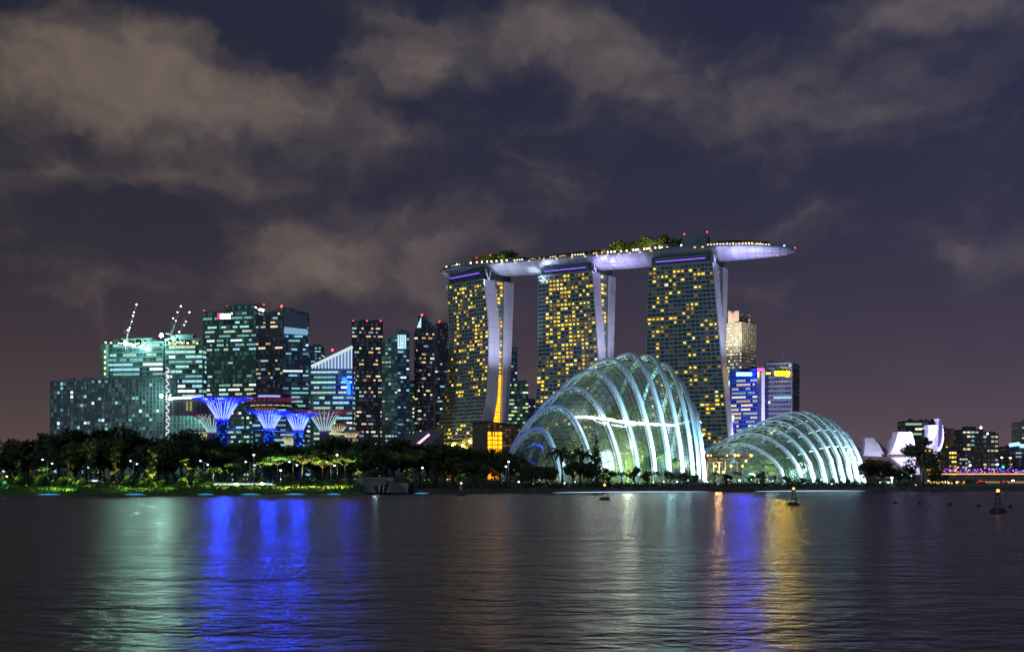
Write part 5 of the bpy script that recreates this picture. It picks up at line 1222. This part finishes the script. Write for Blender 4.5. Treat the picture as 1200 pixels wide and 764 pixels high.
b = MB(); b.box((P(1083, 562.6, 692)+P(1135, 562.6, 692))/2, (X(1135, 694)-X(1083, 694), 11, .4)); b.build('roof', DARK, rt)
YL = [lamp_mat('hall_amber', (1, .72, .18), 2.6), lamp_mat('hall_dim', (.9, .55, .1), 1.0, False), lamp_mat('hall_white', (1, .95, .75), 2.2)]; rg = random.Random(15)
for k in range(46): b = MB(); b.box(P(1085.5+k*1.05, rg.uniform(564.5, 570), 689.4), (rg.uniform(.4, 1.0), .3, rg.uniform(.5, 1.5))); b.build('window', YL[rg.choice((0, 0, 1, 1, 2))], rt)
rt = thing('covered_way', 'teal lit covered walkway with orange eaves at the far bridge end', 'covered walkway', tuple(P(1180, 572, 700)))
b = MB(); b.box(P(1210, 564.5, 700), (52, 7, .8)); b.build('roof', mat('eaves_orange', (.5, .25, .08), .7, emit=(1, .4, .08), es=.35, sample=False), rt)
b = MB(); b.box(P(1210, 568.5, 702), (50, .5, 2.6)); b.build('wall', lamp_mat('teal_wall_glow', (.15, .5, .52), .42, False), rt)
b = MB()
for k in range(9): b.tube([P(1157+k*8, 572, 697), P(1157+k*8, 565, 697)], .2, 5)
b.build('column', STEEL, rt)['kind'] = 'stuff'
r_ = thing('red_banner', 'upright red lit banner between the bridge piers', 'banner', tuple(P(1147, 573, 740)))
b = MB(); b.tube([P(1149, 574, 740), P(1149, 560, 740)], .2, 5); b.mi = 1; b.face([P(1145, 572, 739), P(1148.7, 572, 739), P(1148, 562, 739), P(1147, 562, 739)]); b.face([P(1145, 572, 739.3), P(1147, 562, 739.3), P(1148, 562, 739.3), P(1148.7, 572, 739.3)]); b.build('banner_cloth', [STEEL, lamp_mat('banner_red', (1, .02, .01), 1.3)], r_)

# vehicles
def car(px, D, z, label, body, lamp, van=False, rot=0, group=None):
    x = X(px, D); rt_ = thing('parked_car' if not van else 'van', label, 'van' if van else 'car', (x, D, z), group)
    L_, h = (5.4, 2.2) if van else (4.3, 1.45); b = MB()
    pr = [(-.5, .18), (-.5, .55), (-.42, .62), (-.28, .98), (.16, 1.0), (.30, .64), (.48, .56), (.5, .2)] if not van else [(-.5, .15), (-.5, .96), (-.46, 1), (.28, 1), (.40, .62), (.49, .52), (.5, .15)]
    for s in (-1, 1):
        f = [Vector((x+a*L_, D+s*.85, z+.15+b_*h)) for a, b_ in pr]; b.face(f if s < 0 else f[::-1])
    for (a, c), (a2, c2) in zip(pr, pr[1:]+pr[:1]): b.face([Vector((x+a*L_, D-.85, z+.15+c*h)), Vector((x+a*L_, D+.85, z+.15+c*h)), Vector((x+a2*L_, D+.85, z+.15+c2*h)), Vector((x+a2*L_, D-.85, z+.15+c2*h))])
    b.build('body', body, rt_)
    for a in (-.3, .3): b = MB(); b.tube([(x+a*L_, D-.95, z+.33), (x+a*L_, D+.95, z+.33)], .33, 10); b.build('axle_wheel', DARK, rt_)
    b = MB(); b.box((x-.05*L_, D-.87, z+.15+.78*h), (L_*.45, .06, h*.22)); b.build('side_window', lamp, rt_)
    b = MB(); b.box((x+.5*L_, D-.55, z+.15+.4*h), (.15, .4, .22)); b.build('headlight', LW, rt_)
    b = MB(); b.box((x-.5*L_, D-.55, z+.15+.45*h), (.15, .4, .22)); b.build('tail_light', lamp_mat('tail_red', (1, .03, .02), 5), rt_)
CI = lamp_mat('cabin_glow_pink', (1, .75, .85), 1.6); CI2 = lamp_mat('cabin_glow_amber', (1, .55, .15), 1.2); CPW = mat('car_white', (.7, .7, .72), .25); CPR = mat('car_red', (.4, .03, .02), .25)
for px, lab, bd, ci, van in ((112, 'white van with a pink lit cabin by the low end of the louvred flats', CPW, CI, True), (120.5, 'white car just ahead of the pink lit van', CPW, CI, False), (136, 'white car with pink lit side windows below the louvred flats', CPW, CI, False), (146, 'red car with amber glow near the rounded bushes', CPR, CI2, False), (161, 'red car alone further along behind the large round bush', CPR, CI2, False)):
    car(px, shore(px)+39.5, 3.05, lab, bd, ci, van)
b = MB(); b.grid(strip(-300, 418, [(37.2, 3.06), (42.5, 3.06)], 60)); tag(b.build('road', mat('asphalt', (.05, .05, .055), .85, var=.2, scale=.6)), kind='structure')
for i, (px, lab) in enumerate(((1150, 'small red car on the far bank below the bridge piers'), (1176, 'small red car on the far bank beneath the covered way lamps'))): car(px, 668, 2.95, lab, CPR, lamp_mat('cabin_red', (1, .1, .04), 1.2), False)

# ------------------------------------------------------------------ lamps, lights on the lawn
BLW = lamp_mat('lamp_blue_white', (.42, .48, 1), 9)
for i, (a, b_) in enumerate((((50, 538.5), (61, 543)), ((153, 540), (160.5, 543.5)), ((235, 540), (243.5, 544.5)), ((288, 541), (298, 545)), ((339, 541), (348, 545)), ((383, 541), (392, 545.5)))):
    D = shore(a[0])+34; mx = (a[0]+b_[0])/2
    street_lamp(a[0], a[1], D, 3, f'twin headed blue white street lamp {zone(mx)}', BLW, .38, b_[0], b_[1], None)
for i, (px, py, lab) in enumerate(((297.5, 533, 'single high blue lamp among the trees under the blue solar trees'), (395, 533, 'single high white lamp among trees under the red branched solar trees'), (8, 558, 'bright bluish lamp at the dark end of the lawn'), (4, 552, 'greenish lamp behind the bright bluish one at the lawn end'), (440, 556, 'square white lamp beside the green lit tree by the boat ramp'), (495, 548, 'single small blue lamp in the dark trees by the flared hotel'), (593, 546.5, 'small blue lamp in the trees before the tall glasshouse'), (618, 559, 'small blue lamp low on the sea wall near the tall glasshouse'), (596, 541, 'faint lamp uphill of the small blue one before the tall glasshouse'),
                                (329, 551, 'bright white lamp over the lit hedge of the promenade'), (454.5, 562.5, 'small red lamp on the boat ramp roof'), (1041, 565, 'white lamp at the tree foot before the petal museum'), (1031, 566, 'small dim lamp at the tree foot before the petal museum'), (1057, 556, 'small cyan lamp under the petal museum trees, first'), (1062, 559, 'small cyan lamp under the petal museum trees, second'), (1068, 557, 'small cyan lamp under the petal museum trees, third'), (1073, 568, 'yellow lamp at the bank below the ragged tree'), (1088, 563, 'lamp beside the amber hall under the ragged tree'))):
    D = shore(px)+(30 if px < 1000 else 18); c = LW if 'blue' in lab or 'white' in lab else (lamp_mat('lamp_cyan', (.25, .9, 1), 4) if 'cyan' in lab or 'green' in lab else (lamp_mat('beacon_red', (1, .03, .04), 12) if 'red lamp' in lab else ORG))
    street_lamp(px, py, D, 2.6, lab, c, .42)
# bollard lights along the water's edge of the glasshouses
rg = random.Random(21)
for i in range(34):
    px = 610+i*12.2+rg.uniform(-3, 3); D = shore(px)+rg.uniform(10, 20); py = rg.uniform(560, 567); q = P(px, py, D)
    cnt['b'+zone(px)] = cnt.get('b'+zone(px), 0)+1
    rt_ = thing('bollard_light', f'tiny garden light {zone(px)}, {ORD[cnt["b"+zone(px)]-1]} there', 'garden light', (q.x, D, 2.3), 'garden lights along the sea wall')
    b = MB(); b.tube([(q.x, D, 1.9), q], .09, 5); b.build('post', STEEL, rt_); b = MB(); b.ball(q, rg.uniform(.22, .42), 6, 5); b.build('lamp_head', (LW, lamp_mat('lamp_cyan', (.25, .9, 1), 4), lamp_mat('lamp_green', (.4, 1, .25), 3), YL[2])[rg.choice((0, 0, 1, 2, 3))], rt_)
# flood lights hidden in the planting: real small lamps on the lawn
GG = (.62, 1, .16); YG = (.95, .95, .22)
for px, d, z, pw, c in [(8, 20, 4.5, 1400, (.35, 1, .7)), (30, 24, 4, 900, GG), (63, 15, 4.6, 1700, GG), (80, 12, 4.4, 2600, GG), (92, 24, 4.2, 1500, GG), (106, 22, 4, 800, GG), (140, 22, 4, 700, GG), (150, 14, 4.5, 1600, GG), (172, 13, 4.2, 1900, GG), (184, 22, 4, 1300, GG), (200, 15, 4.2, 900, GG), (222, 26, 4.6, 1800, YG), (246, 24, 4.4, 1800, GG), (262, 18, 4.2, 1500, GG), (280, 24, 4.2, 2000, GG), (300, 18, 4.2, 1500, GG), (318, 24, 4.2, 1900, GG), (336, 17, 4.4, 2600, YG), (352, 20, 4.4, 2400, YG), (368, 20, 4.4, 2300, YG), (384, 19, 4.4, 2600, YG), (400, 19, 4.4, 2600, YG), (410, 22, 4.2, 1500, YG)]:
    D = shore(px)+d; light('SPOT', (X(px, D), D, z+.8), pw*1.3, c, .3, (X(px, D)-1, D-1, z-3), 125, .6, name='lawn_floodlight')
for px, d, z, pw, c in [(22, 30, 3.8, 1200, YG), (80, 31, 3.8, 1300, YG), (135, 31, 3.8, 1100, YG), (178, 31, 3.8, 1500, YG), (218, 24, 3.8, 3500, (1, .8, .1)), (236, 30, 4, 2500, (.6, 1, .6)), (252, 30, 4, 2600, (.8, 1, .5)), (276, 31, 4, 2600, (.5, 1, .4)), (306, 31, 4, 2600, (.6, 1, .5)), (327, 33, 4, 3600, (.6, 1, .4)), (355, 31, 4, 3000, (.9, 1, .3)), (378, 31, 4, 2600, (1, .9, .3)), (404, 31, 4, 2200, (.9, 1, .3)), (437, 33, 4, 3000, (.15, 1, .15)), (480, 34, 4, 1900, (.5, 1, .1)), (497, 36, 4, 1700, (.6, 1, .1)), (660, 40, 5, 4500, (.8, .9, .3))]:
    D = shore(px)+d; light('SPOT', (X(px, D)+1, D-3.5, z-.6), pw*11, c, .3, (X(px, D), D+1.5, z+9), 75, .7, name='tree_floodlight')
for px, r_ in BS:
    d = 22+(px*7 % 5); D = shore(px)+d; q = Vector((X(px, D), D, ground_z(px, D)+r_)); light('SPOT', q+Vector((-r_*1.3, -1.0, r_*2.0)), 900*r_, (.50, 1, .12), .3, q+Vector((0, 1, 0)), 90, .8, name='bush_floodlight')
for k in range(16):   # soft downward path lights under the back trees
    px = -10+k*61; D = shore(px)+58; light('SPOT', (X(px, D), D, 11), 4200, (.7, .9, .30), 1, (X(px, D), D, 0), 140, .8, name='path_light')
# glowing strips modelled in place of lamp reflections in the calm shore water
CY = lamp_mat('reflection_cyan', (.05, .50, .95), .9); WY = lamp_mat('reflection_white', (.55, .72, 1), 1.2)
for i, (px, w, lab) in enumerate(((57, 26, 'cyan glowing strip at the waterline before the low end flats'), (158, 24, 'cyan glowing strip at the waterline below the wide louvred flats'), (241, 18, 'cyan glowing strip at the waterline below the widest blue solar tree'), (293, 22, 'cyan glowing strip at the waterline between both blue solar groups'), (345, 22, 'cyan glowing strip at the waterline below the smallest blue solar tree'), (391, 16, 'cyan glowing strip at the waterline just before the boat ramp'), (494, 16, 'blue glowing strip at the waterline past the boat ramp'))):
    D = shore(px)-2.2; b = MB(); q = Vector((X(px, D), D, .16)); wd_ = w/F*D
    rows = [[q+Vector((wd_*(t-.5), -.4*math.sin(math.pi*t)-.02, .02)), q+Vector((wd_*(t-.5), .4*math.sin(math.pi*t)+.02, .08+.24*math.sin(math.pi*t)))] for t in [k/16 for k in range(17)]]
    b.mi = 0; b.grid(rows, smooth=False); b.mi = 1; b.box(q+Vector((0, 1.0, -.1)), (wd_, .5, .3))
    tag(b.build('waterline_reflection', [CY, STEEL]), lab, 'waterline light', 'waterline reflections')
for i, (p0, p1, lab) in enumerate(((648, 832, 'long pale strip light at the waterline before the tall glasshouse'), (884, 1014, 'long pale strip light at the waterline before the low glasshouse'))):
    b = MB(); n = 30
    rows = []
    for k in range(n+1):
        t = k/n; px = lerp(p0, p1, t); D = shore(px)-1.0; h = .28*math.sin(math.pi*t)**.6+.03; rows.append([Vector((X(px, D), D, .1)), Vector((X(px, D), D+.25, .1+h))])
    b.grid(rows, smooth=False); tag(b.build('waterline_reflection', WY), lab, 'waterline light')
# boat ramp
rt = thing('boat_ramp', 'grey concrete outlet with slanting wing walls at the water edge', 'outlet structure', tuple(P(450, 575, 470)))
b = MB(); D0 = 466
def pan(*q): b.face([P(*p) for p in q])
pan((424, 560, D0+8), (453, 561, D0+4), (452, 568, D0-2), (437, 569, D0-2)); pan((424, 560, D0+8), (437, 569, D0-2), (441, 577, D0-6), (430, 577, D0))
b.build('canopy_slab', mat('pale_concrete', (.10, .115, .12), .8, var=.15, scale=.4), rt)
b = MB(); pan((455, 563, D0+4), (466, 565, D0+6), (477, 577, D0), (455, 577, D0-5)); pan((453, 561, D0+4), (455, 563, D0+4), (455, 577, D0-5), (452, 577, D0-3)); b.build('wing_wall', MATS['pale_concrete'], rt)
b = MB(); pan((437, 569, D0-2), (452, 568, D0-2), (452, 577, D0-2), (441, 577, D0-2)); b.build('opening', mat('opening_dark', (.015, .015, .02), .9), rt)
b = MB(); b.box(P(442, 567, D0+18), (13, 12, 5)); b.box(P(464, 572, D0+14), (10, 12, 4)); b.build('backing_block', CONC, rt)
for px in (444, 449):
    b = MB(); b.tube([P(px, 577.5, D0-4), P(px+1, 569, D0-3)], .22, 6); b.build('post', CONC, rt)
light('POINT', P(440, 558, D0-6), 300, (.6, .9, 1), .5, name='ramp_light', parent=rt)

# ------------------------------------------------------------------ buoys and floats
BUO = mat('buoy_green', (.02, .045, .03), .6, var=.3, scale=2); RUST = mat('buoy_red_steel', (.22, .04, .03), .6)
def buoy(px, yb, ytop, label, cage, lampc):
    D = CZ*F/(yb-HY); x = X(px, D); H = Z(ytop, D); rt_ = thing('buoy', label, 'buoy', (x, D, 0), 'navigation buoys'); s = H/3.4
    b = MB(); b.tube([(x, D, -.5), (x, D, .05*s), (x, D, .42*s), (x, D, .62*s), (x, D, .70*s)], [1.0*s, 1.12*s, 1.08*s, .85*s, .5*s], 18); b.build('float', BUO, rt_)
    b = MB()
    for k in range(4):
        an = math.pi/4+k*math.pi/2; b.tube([(x+.62*s*math.cos(an), D+.62*s*math.sin(an), .66*s), (x+.30*s*math.cos(an), D+.30*s*math.sin(an), 2.7*s)], .055*s, 5)
    for z, r in ((1.3, .52), (2.0, .42), (2.7, .34)): b.tube([(x+r*s*math.cos(k*.785), D+r*s*math.sin(k*.785), z*s) for k in range(9)], .045*s, 4, False)
    if cage: b.tube([(x, D, 1.5*s), (x, D, 2.4*s)], .42*s, 12)
    b.tube([(x, D, 2.68*s), (x, D, 2.78*s)], .4*s, 12); b.build('cage', cage or BUO, rt_)
    b = MB(); b.tube([(x, D, 2.75*s), (x, D, 3.0*s)], .16*s, 8); b.mi = 1; b.ball((x, D, 3.17*s), .25*s, 10, 7); b.build('lantern', [DARK, lamp_mat('lantern_'+lampc, {'amber': (1, .42, .08), 'peach': (1, .55, .35)}[lampc], 3.2)], rt_)
buoy(540.5, 581.2, 565, 'small buoy with a red white column near the sea wall before the flared hotel', mat('buoy_band', (.45, .30, .28), .6), 'peach')
buoy(708.5, 586.0, 567, 'dark buoy with amber lantern afloat before the tall glasshouse', None, 'amber')
buoy(930, 592.2, 571, 'dark buoy with amber lantern afloat before the low glasshouse', None, 'amber')
buoy(1169.5, 600.8, 573, 'largest dark green buoy with amber lantern afloat towards the bridge side', None, 'amber')
for i, (px, y) in enumerate(((1019, 588.6), (1049, 589.4), (1077, 590.2), (1113, 592), (1147, 593.2), (1184, 594.4))):
    D = CZ*F/(y-HY); b = MB(); b.ball((X(px, D), D, .05), .55, 10, 7, .7); b.tube([(X(px, D), D, .2), (X(px, D), D, .75)], .08, 5)
    tag(b.build('marker_float', DARK), f'black marker float near the largest buoy, {ORD[i]} from the low glasshouse', 'float', 'line of marker floats')

for o in list(bpy.data.objects):
    if o.type == 'EMPTY' and not o.children and o.get('category'): bpy.data.objects.remove(o)
